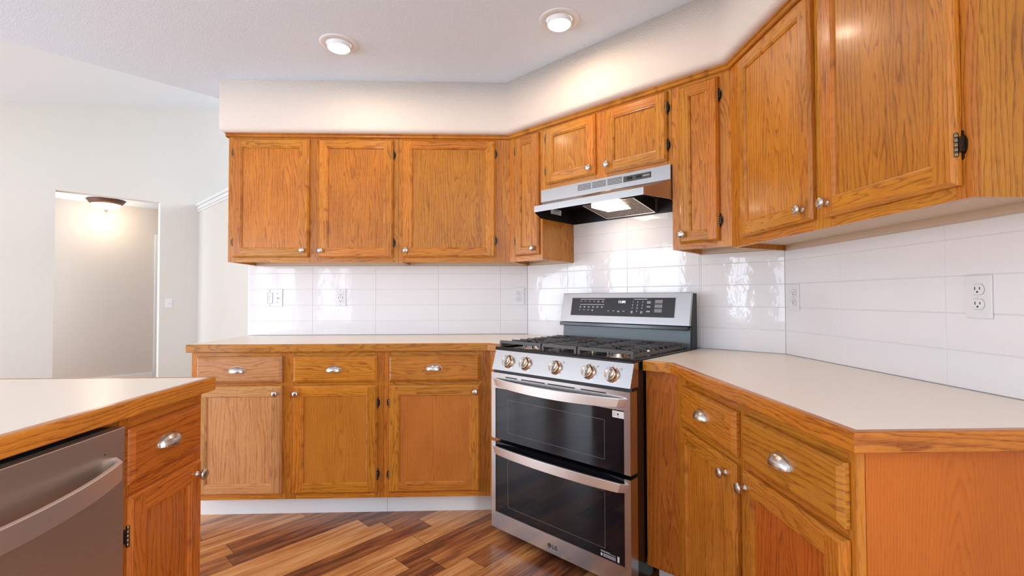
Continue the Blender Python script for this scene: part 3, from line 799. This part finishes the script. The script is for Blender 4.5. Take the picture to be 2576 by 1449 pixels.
# ------------------------------------------------------------------ outlets and switches
def plate(fr, name, label, cat, x, z, y, w=2.75, h=4.5, group=None):
    t = thing(name, label, cat, fr, x, y, z, group)
    m = MB(); f = y-.2
    m.box(x-w/2, x+w/2, f, y, z-h/2, z+h/2); m.build('cover_plate', M_PLAST, t, bevel=.09, seg=3)
    return t
def receptacle(t, x, z, f):
    m = MB(); pts = []
    for k in range(24):
        a = 2*PI*k/24; pts.append((x+.68*math.cos(a), max(-.54, min(.54, .68*math.sin(a)))+z))
    m.poly([(p[0], f-.06, p[1]) for p in pts])
    for i in range(24):
        a, b = pts[i], pts[(i+1) % 24]; m.poly([(a[0], f, a[1]), (b[0], f, b[1]), (b[0], f-.06, b[1]), (a[0], f-.06, a[1])])
    r = m.build('receptacle', M_PLAST, t)
    m = MB(); y = f-.062
    m.box(x-.29, x-.2, y-.005, y+.03, z-.05, z+.28); m.box(x+.2, x+.29, y-.005, y+.03, z-.02, z+.25)
    m.lathe([(0, 0), (.1, 0), (.1, .03), (0, .03)], (x, y+.024, z-.25), (0, -1, 0), 10); m.build('slots', M_SLOT, r, merge=False)
    m = MB(); n = 24   # shadow gap ring round the receptacle
    for i in range(24):
        a, b = pts[i], pts[(i+1) % 24]
        s_ = lambda p, k: (x+(p[0]-x)*k, z+(p[1]-z)*k)
        a2, b2 = s_(a, 1.06), s_(b, 1.06)
        m.poly([(a[0], f-.005, a[1]), (b[0], f-.005, b[1]), (b2[0], f-.005, b2[1]), (a2[0], f-.005, a2[1])])
    m.build('gap', M_LINE, r, fix=False)
def outlet(fr, label, x, z):
    t = plate(fr, 'wall_outlet', label, 'outlet', x, z, -.36, group='duplex wall outlets')
    for dz_ in (.77, -.77): receptacle(t, x, z+dz_, -.56)
    m = MB(); m.lathe([(0, 0), (.1, 0), (.1, .03), (0, .04)], (x, -.56, z), (0, -1, 0), 10); m.build('screw', M_PLAST, t)
outlet('A', 'white duplex outlet on the back wall tiles, left of the inner corner', -2.4, 46.35)
outlet('C', 'white duplex outlet on the right wall tiles, next to the corner by the range', 2.75, 45.85)
outlet('C', 'white duplex outlet on the right wall tiles, nearest the camera', 33.05, 45.9)
t = plate('A', 'wall_outlet', 'white outlet with two charging ports on the back wall tiles, mid counter', 'outlet', -48.4, 46.1, -.36)
m = MB(); m.box(-49.1, -47.7, -.62, -.55, 44.75, 47.45); f = m.build('receptacle', M_PLAST, t, bevel=.03)
m = MB()
for z in (46.85, 45.3):
    m.box(-48.7, -48.6, -.64, -.6, z-.15, z+.15); m.box(-48.2, -48.1, -.64, -.6, z-.12, z+.12); m.lathe([(0, 0), (.09, 0), (.09, .02), (0, .02)], (-48.4, -.62, z-.35), (0, -1, 0), 8)
for x in (-48.85, -47.95): m.box(x-.06, x+.06, -.64, -.6, 45.85, 46.3)
m.build('slots', M_SLOT, f, merge=False)
for z in (48.0, 44.2):
    m = MB(); m.lathe([(0, 0), (.08, 0), (.08, .02), (0, .02)], (-48.4, -.56, z), (0, -1, 0), 8); m.build('screw_head', M_SLOT, t)
t = plate('A', 'light_switch', 'white double switch plate with rocker and toggle, left on the back wall tiles', 'switch', -65.4, 46.0, -.36, 4.5)
m = MB(); m.box(-66.95, -65.65, -.62, -.55, 44.7, 47.3); f = m.build('dimmer', M_PLAST, t, bevel=.03)
m = MB()
for q in ((-66.98, -66.93, 44.7, 47.3), (-65.67, -65.62, 44.7, 47.3), (-66.98, -65.62, 44.66, 44.71), (-66.98, -65.62, 47.29, 47.34), (-66.65, -66.6, 45.5, 46.4), (-66.65, -66.1, 45.45, 45.5), (-66.65, -66.1, 46.4, 46.48)):
    m.box(q[0], q[1], -.635, -.6, q[2], q[3])
m.build('gap', M_LINE, f, merge=False)
m = MB(); m.box(-64.6, -64.3, -.95, -.55, 45.75, 46.2); m.build('toggle', M_PLAST, t, bevel=.04)
for x, z in ((-66.3, 47.85), (-66.3, 44.15), (-64.45, 47.1), (-64.45, 44.9)):
    m = MB(); m.lathe([(0, 0), (.1, 0), (.1, .02), (0, .02)], (x, -.56, z), (0, -1, 0), 8); m.build('screw_head', M_SLOT, t)
t = plate('D', 'light_switch', 'small white toggle switch plate on the far wall right of the hall opening', 'switch', -40.4, 43.7, 0, 2.9)
m = MB(); m.box(-40.6, -40.2, -.6, -.2, 43.4, 44.0); m.build('toggle', M_PLAST, t, bevel=.05)

# ------------------------------------------------------------------ range (frame B)
RX0, RX1 = 15.2, 45.2; RM = (RX0+RX1)/2
R_ = thing('gas_range', 'stainless double-oven gas range with black grates in the diagonal corner', 'range', 'B', RM, -14, 0)
m = MB(); m.box(RX0+.15, RX1-.15, -26.05, -2.4, 1.4, 35.7); m.build('body', M_BLACK, R_)
for x in (RX0+1.2, RX1-1.2):
    for y in (-24.5, -4): m = MB(); m.lathe([(0, 0), (.8, 0), (.8, .3), (.4, .4), (.4, 1.45)], (x, y, 0), (0, 0, 1), 12); m.build('foot', M_BLACKM, R_)
FY = -28.3
def oven_door(name, z0, z1, gz0, gz1):
    m = MB(); by = -26.15
    m.box(RX0, 16.25, FY, by, z0, z1, grain=(1, 0, 0)); m.box(44.2, RX1, FY, by, z0, z1, grain=(1, 0, 0))
    if gz0 > z0: m.box(16.25, 44.2, FY, by, z0, gz0, grain=(1, 0, 0))
    if gz1 < z1: m.box(16.25, 44.2, FY, by, gz1, z1, grain=(1, 0, 0))
    d = m.build(name, M_STEEL, R_, bevel=0, merge=False)
    m = MB(); m.box(16.25, 44.2, FY+.06, by, gz0, gz1); m.build('window_glass', M_GLASS, d)
    m = MB(); w_ = .12; f = FY-.015
    q = [(16.2, 16.2+w_, gz0, gz1), (44.25-w_, 44.25, gz0, gz1)]
    if gz0 > z0: q.append((16.2, 44.25, gz0, gz0+w_))
    for a in q: m.box(a[0], a[1], f, f+.1, a[2], a[3])
    m.build('glass_trim', M_STEELB, d, merge=False)
    return d
dl = oven_door('lower_oven_door', 1.8, 18.25, 4.8, 18.25)
du_ = oven_door('upper_oven_door', 18.9, 31.5, 18.9, 28.55)
bow_handle('handle', du_, 15.65, 44.85, FY, 29.2, 30.5, 28.75, 30.35, 1.6, M_HAND)
bow_handle('handle', dl, 15.45, 44.95, FY, 16.15, 17.55, 16.3, 17.9, 1.6, M_HAND)
m = MB()   # vent slots in the top rail
for a, b in ((19, 22), (23, 28.6), (29.2, 35), (36.2, 41)): m.box(a, b, FY-.02, FY+.05, 30.75, 30.95)
m.build('vent_slots', M_SLOT, du_, merge=False)
# inner window outline seen in the glass
for d, z0, z1 in ((du_, 20.4, 26.6), (dl, 6.5, 15.4)):
    m = MB()
    for q in ((19.5, 19.54, z0, z1), (40.6, 40.64, z0, z1), (19.5, 40.6, z0, z0+.04), (19.5, 40.6, z1, z1+.04)): m.box(q[0], q[1], FY+.045, FY+.07, q[2], q[3])
    m.build('inner_frame_line', M_KEY, d, merge=False)
# logo and stickers
m = MB(); y = FY-.012
m.lathe([(0, 0), (.42, 0), (.42, .01), (0, .01)], (29.45, y+.01, 3.02), (0, -1, 0), 24, sm=False)
text_mb(m, 'LG', .95, lambda a, b: (30.05+a, y-.006, 2.68+b), align='LEFT', bold=True)
lg = m.build('logo', M_BLACKM, dl, fix=False)
m = MB()
for k in range(14):
    a0, a1 = math.radians(100+k*18), math.radians(118+k*18)
    m.poly([(29.45+r*math.cos(a), y-.012, 3.02+r*math.sin(a)) for r, a in ((.3, a0), (.3, a1), (.24, a1), (.24, a0))])
m.box(29.43, 29.48, y-.014, y-.01, 2.88, 3.2); m.box(29.45, 29.6, y-.014, y-.01, 2.86, 2.91); m.box(29.28, 29.34, y-.014, y-.01, 3.08, 3.14)
m.build('logo_face', M_STEELB, dl, fix=False)
m = MB(); m.box(42.1, 44.15, FY-.01, FY+.07, 27.32, 28.38); st = m.build('sticker', M_PLAST, du_)
m = MB(); y = FY-.016
for q in ((42.35, 42.38, 27.65, 28.1), (42.58, 42.61, 27.65, 28.1), (42.35, 42.6, 28.08, 28.11), (42.35, 42.6, 27.63, 27.66), (42.3, 42.5, 27.55, 27.58), (42.9, 43.3, 27.5, 27.54)): m.box(q[0], q[1], y, y+.005, q[2], q[3])
m.lathe([(0, 0), (.17, 0), (.17, .004), (0, .004)], (43.08, y+.004, 27.88), (0, -1, 0), 6)
m.build('sticker_marks', M_BLACKM, du_, merge=False)
m = MB(); y = FY+.05
for k in range(2): m.box(39.8, 41.5 if k == 0 else 42.5, y, y+.01, 6.0-k*.14, 6.05-k*.14)
for k in range(5): m.box(40.25, 42.5, y, y+.01, 5.62-k*.11, 5.66-k*.11)
m.box(39.8, 40.12, y, y+.01, 5.2, 5.62); m.box(42.8, 43.15, y, y+.01, 5.15, 6.05)
m.build('rating_label', M_PRINT, dl, merge=False)
# control panel
CPB, CPT = (28.25, 32.0), (27.0, 35.75)
m = MB(); m.extr([(-CPB[0], CPB[1]), (-CPT[0], CPT[1]), (-25.6, CPT[1]), (-25.6, CPB[1])], RX0, RX1); cp = m.build('control_panel', M_STEEL, R_, bevel=.06)
nrm = Vector((0, -(CPT[1]-CPB[1]), -(CPB[0]-CPT[0]))).normalized()
nrm = Vector((0, -(CPT[1]-CPB[1]), (CPB[0]-CPT[0]))).normalized()
kx = Vector((1, 0, 0)); kz = nrm.cross(kx)*-1
if kz.z < 0: kz = -kz
def knob_at(x, z):
    o = -(CPB[0] + (CPT[0]-CPB[0])*(z-CPB[1])/(CPT[1]-CPB[1]))
    P0 = Vector((x, o, z))
    m = MB()
    m.lathe([(0, 0), (1.22, 0), (1.25, .06), (1.2, .12), (1.06, .14), (1.04, .75), (.98, .84), (.86, .86), (.80, .80), (0, .76)], P0, nrm, 32, mi=0)
    k = m.build('burner_knob', M_COPPER, R_)
    m = MB()
    def L(a, b, c): return P0 + kx*a + kz*b + nrm*c
    prof = [(-.27, -1.02), (.27, -1.02), (.27, 1.02), (-.27, 1.02)]
    tp = [(-.2, -.98), (.2, -.98), (.2, .98), (-.2, .98)]
    a = [L(p[0], p[1], .3) for p in prof]; b = [L(p[0], p[1], 1.3) for p in tp]
    m.poly(b)
    for i in range(4): j = (i+1) % 4; m.poly([a[i], a[j], b[j], b[i]])
    m.poly(a[::-1])
    m.build('grip', M_STEELB, k, bevel=.06)
    m = MB()
    for i in range(8):   # spun metal face wedges
        pass
    m = MB(); s0 = L(0, 1.38, .01); m.lathe([(0, 0), (.05, 0), (.05, .02), (0, .02)], s0, nrm, 8)
    m.build('dot_mark', M_SLOT, k)
for x in (19.25, 23.55, 30.5, 37.35, 41.7): knob_at(x, 33.75)
m = MB()
for x in (32.0, 38.9, 43.2):
    P0 = Vector((x, -(CPB[0] + (CPT[0]-CPB[0])*(34.75-CPB[1])/(CPT[1]-CPB[1])), 34.75))
    for a, b in ((-.15, 0), (.1, .12), (.1, -.12)):
        q = P0 + kx*a + kz*b + nrm*.008; m.poly([q-kx*.06-kz*.06, q+kx*.06-kz*.06, q+kx*.06+kz*.06, q-kx*.06+kz*.06])
for x in (18.0, 22.3):
    P0 = Vector((x, -27.12, 35.35)); m.poly([P0+kx*a+kz*b+nrm*.01 for a, b in ((-.15, -.03), (.15, -.03), (.15, .03), (-.15, .03))])
m.build('panel_marks', M_SLOT, cp, fix=False)
# black gap strip between panel and upper door
m = MB(); m.box(RX0+.1, RX1-.1, -27.6, -26, 31.45, 32.05); m.build('vent_gap', M_BLACKM, R_)
# cooktop
m = MB(); zr = 36.35
m.box(RX0, RX1, -27.15, -5.2, 35.75, 36.0)
for q in ((RX0, RX1, -27.15, -26.7), (RX0, RX1, -5.6, -5.2), (RX0, RX0+.35, -26.7, -5.6), (RX1-.35, RX1, -26.7, -5.6)): m.box(*q, 36.0, zr)
ck = m.build('cooktop', M_BLACK, R_, bevel=.08)
BUR = [(20.4, -22.2, 1.7), (20.4, -11.2, 1.35), (30.2, -16.7, 1.9), (40.0, -22.2, 1.9), (40.0, -11.2, 1.2)]
for x, y, r in BUR:
    m = MB(); m.lathe([(r+.5, 36.0), (r+.45, 36.12), (r*.9, 36.2), (r*.85, 36.55), (0, 36.55)], (x, y, 0), (0, 0, 1), 24)
    b = m.build('burner', M_STEELB, R_)
    m = MB(); m.lathe([(r*.8, 36.55), (r*.82, 36.72), (r*.7, 36.82), (0, 36.84)], (x, y, 0), (0, 0, 1), 24); m.build('burner_cap', M_BLACKM, b)
    m = MB(); m.lathe([(0, 0), (.1, 0), (.1, .7), (0, .75)], (x-r-.35, y-.2, 36.0), (0, 0, 1), 8); m.build('igniter', M_PLAST, b)
OS = [26.2, 23.6, 21.1, 18.9, 16.7, 14.6, 12.5, 10.4, 8.4]
def grate(xa, xb, bx, outer):
    m = MB(); zt = 37.55; th = .36
    # front and back bars with feet
    for y in (-26.2, -8.2):
        m.bar((xa, y), (xb, y), .45, zt-.55, zt-.02)
    for x in (xa+.2, xb-.2):
        for y in (-26.2, -17.2, -8.2): m.box(x-.25, x+.25, y-.3, y+.3, 36.0, zt-.4)
        m.bar((x, -26.2), (x, -8.2), th, zt-1.05, zt-.55)
    # rising fingers
    holes = [(b[0], b[1], 1.1) for b in BUR if xa < b[0] < xb]
    for o in OS[1:-1]:
        segs = [(xa+.2, xb-.2)]
        for hx, hy, hr in holes:
            dy = abs(-o-hy)
            if dy < hr+.6:
                w_ = hr+.9
                segs = [(xa+.2, hx-w_), (hx+w_, xb-.2)]
            elif dy < 4: 
                w_ = .9; segs = [(xa+.2, hx-w_), (hx+w_, xb-.2)]
        for a, b in segs:
            if b-a < .5: continue
            y = -o
            # sloped end at the outer sides
            p = []
            la = .55 if abs(a-(xa+.2)) < .01 else .15; lb = .55 if abs(b-(xb-.2)) < .01 else .15
            q = [(a, zt-.85), (a+la, zt), (b-lb, zt), (b, zt-.85), (b-lb-.15, zt-.45), (a+la+.15, zt-.45)]
            m.poly([(x, y-th/2, z) for x, z in q]); m.poly([(x, y+th/2, z) for x, z in q[::-1]])
            for i in range(len(q)):
                c_, d_ = q[i], q[(i+1) % len(q)]
                m.poly([(c_[0], y-th/2, c_[1]), (d_[0], y-th/2, d_[1]), (d_[0], y+th/2, d_[1]), (c_[0], y+th/2, c_[1])])
    for hx, hy, hr in holes:   # diagonal pan supports
        for a in (45, 135, 225, 315):
            a = math.radians(a); m.bar((hx+.8*math.cos(a), hy+.8*math.sin(a)), (hx+3.6*math.cos(a), hy+3.0*math.sin(a)), .36, zt-.55, zt+.02)
    m.build('grate', M_IRON, R_, merge=False, bevel=.05, seg=1)
grate(15.75, 26.1, 20.4, -1); grate(26.45, 34.0, 30.2, 0); grate(34.35, 44.75, 40.0, 1)
# backguard
m = MB(); m.extr([(-5.3, 36.2), (-5.0, 40.2), (-3.2, 40.2), (-2.4, 36.2)], RX0+.2, RX1-.2); m.build('rear_splash', M_GREY, R_)
m = MB(); m.extr([(-2.35, 35.8), (-2.35, 46.7), (-4.3, 46.75), (-5.4, 40.5), (-3.9, 40.4), (-4.6, 36.4), (-5.3, 35.9)], RX0+.02, RX0+.3); m.extr([(-2.35, 35.8), (-2.35, 46.7), (-4.3, 46.75), (-5.4, 40.5), (-4.6, 40.3), (-4.9, 36.4), (-5.3, 35.9)], RX1-.3, RX1-.02)
m.extr([(-2.35, 40.2), (-2.35, 46.6), (-4.2, 46.6), (-5.2, 40.6)], RX0+.3, RX1-.3); m.build('backguard_housing', M_BLACKM, R_, merge=False)
BB, BT = (6.15, 40.5), (4.75, 46.85)
m = MB(); m.extr([(-BB[0], BB[1]), (-BT[0], BT[1]), (-4.2, 46.95), (-4.0, 46.8), (-5.3, 40.5)], RX0, RX1); bgd = m.build('backguard', M_STEEL, R_, bevel=.08)
m = MB(); m.box(RX0-.3, RX1-.4, -5.95, -4.6, 39.65, 40.42); m.build('vent_lip', M_BLACK, R_, bevel=.1)
def bgp(x, z, out=.01):
    k = (z-BB[1])/(BT[1]-BB[1]); return Vector((x, -(BB[0]+(BT[0]-BB[0])*k)-out, z))
m = MB(); a, b, z0, z1 = 17.9, 42.2, 42.0, 45.85
m.poly([bgp(a, z0), bgp(b, z0), bgp(b, z1), bgp(a, z1)]); 
for (p, q) in (((a, z0), (b, z0)), ((b, z0), (b, z1)), ((b, z1), (a, z1)), ((a, z1), (a, z0))): m.poly([bgp(*p, -.05), bgp(*q, -.05), bgp(*q), bgp(*p)])
disp = m.build('display', M_CHAR, bgd)
m = MB()
for q in ((a-.12, b+.12, z0-.1, z0), (a-.12, b+.12, z1, z1+.1), (a-.12, a, z0, z1), (b, b+.12, z0, z1)):
    m.poly([bgp(q[0], q[2], .02), bgp(q[1], q[2], .02), bgp(q[1], q[3], .02), bgp(q[0], q[3], .02)])
m.build('display_border', M_STEELB, bgd, fix=False)
m = MB(); text_mb(m, '11:04', .78, lambda p, q: bgp(30.6+p, 44.75+q, .02), bold=True); m.build('clock_digits', M_CLOCK, disp, fix=False)
m = MB()
nums = [['1', '2', '3'], ['4', '5', '6'], ['7', '8', '9'], [None, '0', None]]
for r in range(4):
    for c_ in range(3):
        if nums[r][c_]: text_mb(m, nums[r][c_], .46, lambda p, q, r=r, c_=c_: bgp(33.2+c_*1.08-r*.03+p, 44.85-r*.63+q, .02), bold=True)
def dash(x, z, w_, n=1):
    for k in range(n):
        zz = z-k*.17; m.poly([bgp(x-w_/2, zz-.045, .02), bgp(x+w_/2, zz-.045, .02), bgp(x+w_/2, zz+.045, .02), bgp(x-w_/2, zz+.045, .02)])
for k in range(6): dash(20.4+k*1.12, 45.15, .4, 1 if k < 4 else 2); dash(20.3+k*1.12, 43.95, .42, 2)
for k in range(4): dash(20.2+k*1.12, 43.25, .4, 2 if k == 3 else 1); dash(27.6+k*1.2, 43.1, .5, 2 if k == 2 else 1)
dash(23.3, 45.55, 6.3); dash(23.3, 44.4, 6.3); dash(34.8, 45.55, 3.0)
for z in (45.1, 44.15, 43.2): dash(36.7, z, .8, 2 if z < 45 else 3)
for x in (33.1, 35.25): dash(x, 43.1, .45, 3)
m.build('key_marks', M_PRINT, disp, fix=False)
m = MB()
for z in (44.75, 43.85, 42.95): m.poly([bgp(38.0, z, .02), bgp(39.6, z, .02), bgp(39.6, z+.68, .02), bgp(38.0, z+.68, .02)])
m.build('keys', M_KEY, disp, fix=False)

# ------------------------------------------------------------------ range hood (frame B)
h = thing('range_hood', 'stainless under-cabinet range hood with lit lens, over the gas range', 'hood', 'B', 30, 0, 63.5)
H0, H1 = 15.1, 44.85; zb, zt, zm = 67.0, 69.65, 65.2; zl = 63.9; fo, lo = 12.75, 17.5; L0, L1 = 17.1, 42.1
m = MB()
m.poly([(H0, -fo, zb), (H1, -fo, zb), (H1, -fo, zt), (H0, -fo, zt)], (1, 0, 0))
m.poly([(H0, -fo, zt), (H1, -fo, zt), (H1, -.4, zt), (H0, -.4, zt)], (1, 0, 0))
cv = []
for k in range(7):   # concave sweep from band to lip
    t_ = k/6; y = fo + (lo-fo)*t_; z = zb + (zm-zb)*t_ - .22*math.sin(PI*t_)
    cv.append((y, z, H0+(L0-H0)*t_, H1+(L1-H1)*t_))
for a, b in zip(cv[:-1], cv[1:]): m.poly([(b[2], -b[0], b[1]), (b[3], -b[0], b[1]), (a[3], -a[0], a[1]), (a[2], -a[0], a[1])], (1, 0, 0), sm=True)
m.poly([(L0, -lo, zl), (L1, -lo, zl), (L1, -lo, zm), (L0, -lo, zm)], (1, 0, 0))
for xs_, lx in ((H0, L0), (H1, L1)):
    m.poly([(xs_, -.4, 63.4), (xs_, -fo, 63.4), (xs_, -fo, zt), (xs_, -.4, zt)], (0, 0, 1))
    top_ = [(c_[2] if xs_ == H0 else c_[3], -c_[0], c_[1]) for c_ in cv]
    m.poly([(xs_, -fo, 63.4), (lx, -lo, zl)] + top_[::-1], (0, 0, 1))
m.poly([(H0, -.4, 63.4), (H1, -.4, 63.4), (H1, -.4, zt), (H0, -.4, zt)], (1, 0, 0))
shell = m.build('shell', M_STEELB, h, fix=True, merge=True)
so = shell.modifiers.new('sheet', 'SOLIDIFY'); so.thickness = .06*I; so.offset = -1
# dark liner inside
m = MB(); ins = .14
bot = [(H0+ins, -.6, 63.42), (H1-ins, -.6, 63.42), (H1-ins, -fo, 63.42), (L1-ins, -lo+ins, zl+.02), (L0+ins, -lo+ins, zl+.02), (H0+ins, -fo, 63.42)]
tp_ = [(H0+ins, -.6, 66.6), (H1-ins, -.6, 66.6), (H1-ins, -fo, 66.6), (L1-ins, -lo+1.5, 65.2), (L0+ins, -lo+1.5, 65.2), (H0+ins, -fo, 66.6)]
for i in range(6): j = (i+1) % 6; m.poly([bot[i], bot[j], tp_[j], tp_[i]])
m.poly(tp_)
m.build('liner', M_LINER, h, fix=False)
m = MB(); f0, f1 = 24.6, 36.2
m.poly([(f0, -1.0, 63.7), (f1, -1.0, 63.7), (f1, -10.5, 65.3), (f0, -10.5, 65.3)]); m.poly([(f0, -1.0, 63.9), (f1, -1.0, 63.9), (f1, -10.5, 65.5), (f0, -10.5, 65.5)])
fl_ = m.build('grease_filter', M_FILT, h, fix=False)
m = MB()
for x in (f0, f1):
    m.poly([(x-.15, -1.0, 63.65), (x+.15, -1.0, 63.65), (x+.15, -10.5, 65.25), (x-.15, -10.5, 65.25)]); m.poly([(x, -1, 63.65), (x, -10.5, 65.25), (x, -10.5, 66.5), (x, -1, 66.5)])
m.box(f0, f1, -1.15, -.85, 63.6, 63.8); m.box(f0, f1, -10.6, -10.4, 65.2, 66.4)
m.build('filter_frame', M_NICKEL, fl_, fix=False)
m = MB(); lens = [(27.4, -5.2), (32.6, -5.2), (34.2, -11.6), (28.6, -11.6)]
lens = [(27.2, -4.8), (32.8, -4.8), (33.6, -11.3), (27.2, -11.3)]
m.prism(lens, 64.35, 65.4); lh = m.build('light_lens', M_HLED, h, bevel=.1)
m = MB(); m.box(H0+.2, H0+.22, -9.6, -5.7, 64.9, 66.1); m.build('label', M_PLAST, h)
m = MB(); text_mb(m, 'BROAN', .6, lambda p, q: (H0+.24, -7.5+p, 65.6+q), bold=True, align='CENTER')
for k in range(3): m.poly([(H0+.235, -9.0, 65.3-k*.15), (H0+.235, -6.8, 65.3-k*.15), (H0+.235, -6.8, 65.34-k*.15), (H0+.235, -9.0, 65.34-k*.15)])
m.build('label_print', M_BLACKM, h, fix=False)
m = MB()
for a, b in ((24.9, 28.15), (28.4, 31.65), (31.95, 35.2)):
    for k in range(5):
        z = 69.02-k*.26; m.poly([(a, -fo-.012, z), (b, -fo-.012, z), (b, -fo-.012, z+.12), (a, -fo-.012, z+.12)])
m.build('grille_slots', M_SLOT, h, fix=False)
m = MB(); m.box(35.5, 41.2, -fo-.06, -fo, 67.95, 69.05); sp_ = m.build('switch_panel', simple('dark olive plastic', (.045, .042, .034), .4), h, bevel=.03)
m = MB(); m.box(36.3, 37.3, -fo-.25, -fo-.05, 68.3, 68.75); m.box(38.2, 39.1, -fo-.25, -fo-.05, 68.3, 68.75); m.build('rocker_switch', M_BLACK, sp_, bevel=.04)
m = MB(); text_mb(m, 'BROAN', .34, lambda p, q: (40.25+p, -fo-.07, 68.4+q), bold=True)
m.build('panel_print', M_PRINT, sp_, fix=False)
ld = bpy.data.lights.new('hood_lamp', 'AREA'); ld.size = 5*I; ld.energy = .5; ld.color = (1, .80, .60)
lo_ = bpy.data.objects.new('hood_lamp', ld); COL.objects.link(lo_); lo_.location = (Vector((30.2, -8.0, 64.2)) - _org[h.name])*I; lo_.parent = h

# ------------------------------------------------------------------ recessed ceiling lights
def can(x, y, label, pw=2.3):
    t = thing('ceiling_light', label, 'ceiling light', 'W', x, y, CZ, 'recessed kitchen ceiling lights')
    m = MB(); m.lathe([(0, -.02), (3.65, 0), (3.62, -.10), (3.4, -.16), (2.35, -.2), (2.3, -.05), (0, -.05)], (x, y, CZ), (0, 0, 1), 48); m.build('trim_ring', M_WHITE, t)
    m = MB(); m.lathe([(2.25, -.1), (2.22, -.85), (2.12, -.95), (2.0, -.9), (1.95, -.5)], (x, y, CZ), (0, 0, 1), 40); m.build('collar', M_WHITE, t)
    m = MB(); m.lathe([(2.08, -.9), (1.9, -1.1), (1.2, -1.25), (0, -1.3)], (x, y, CZ), (0, 0, 1), 40); m.build('lens', M_LED, t)
    d = bpy.data.lights.new('can_lamp', 'AREA'); d.shape = 'DISK'; d.size = 3.6*I; d.energy = pw; d.color = (1, .78, .55)
    o = bpy.data.objects.new('can_lamp', d); COL.objects.link(o); o.parent = t; o.location = (0, 0, -1.45*I)
    return t
can(-39.3, -30.0, 'round recessed ceiling light over the back counter, the left one')
can(3.2, -39.2, 'round recessed ceiling light in front of the range hood, the right one')

# ------------------------------------------------------------------ hall flush light (frame W)
hx, hy = -205.9, 120.4
t = thing('ceiling_light', 'bronze flush-mount hall light with lit glass bowl, seen through the opening', 'ceiling light', 'W', hx, hy, 96)
m = MB(); m.lathe([(0, 0), (7.4, 0), (7.7, -.4), (7.2, -1.0), (6.8, -1.6), (6.0, -2.3), (5.4, -2.2), (0, -.5)], (hx, hy, 96), (0, 0, 1), 40)
M_BR2 = simple('aged bronze', (.16, .085, .06), .5, .5)
pan = m.build('pan', M_BR2, t)
m = MB()
for k in range(48):
    a = 2*PI*k/48; m.lathe([(0, -.16), (.16, 0), (0, .16)], (hx+6.9*math.cos(a), hy+6.9*math.sin(a), 94.6), (0, 0, 1), 6)
m.build('rope_beading', simple('brass beading', (.55, .42, .30), .35, .8), t, merge=False)
m = MB(); m.lathe([(6.0, -2.1), (5.7, -2.9), (4.8, -3.9), (3.2, -4.7), (1.4, -5.1), (0, -5.2)], (hx, hy, 96), (0, 0, 1), 40); m.build('glass_bowl', M_BOWL, t)
m = MB(); m.lathe([(0, -5.1), (1.0, -5.15), (.7, -5.5), (.35, -5.7), (.4, -6.0), (0, -6.3)], (hx, hy, 96), (0, 0, 1), 20); m.build('finial', M_BR2, t)
pd = bpy.data.lights.new('hall_lamp', 'POINT'); pd.energy = 6; pd.color = (1, .80, .58); pd.shadow_soft_size = .12
po = bpy.data.objects.new('hall_lamp', pd); COL.objects.link(po); po.parent = t; po.location = (0, 0, -9*I)
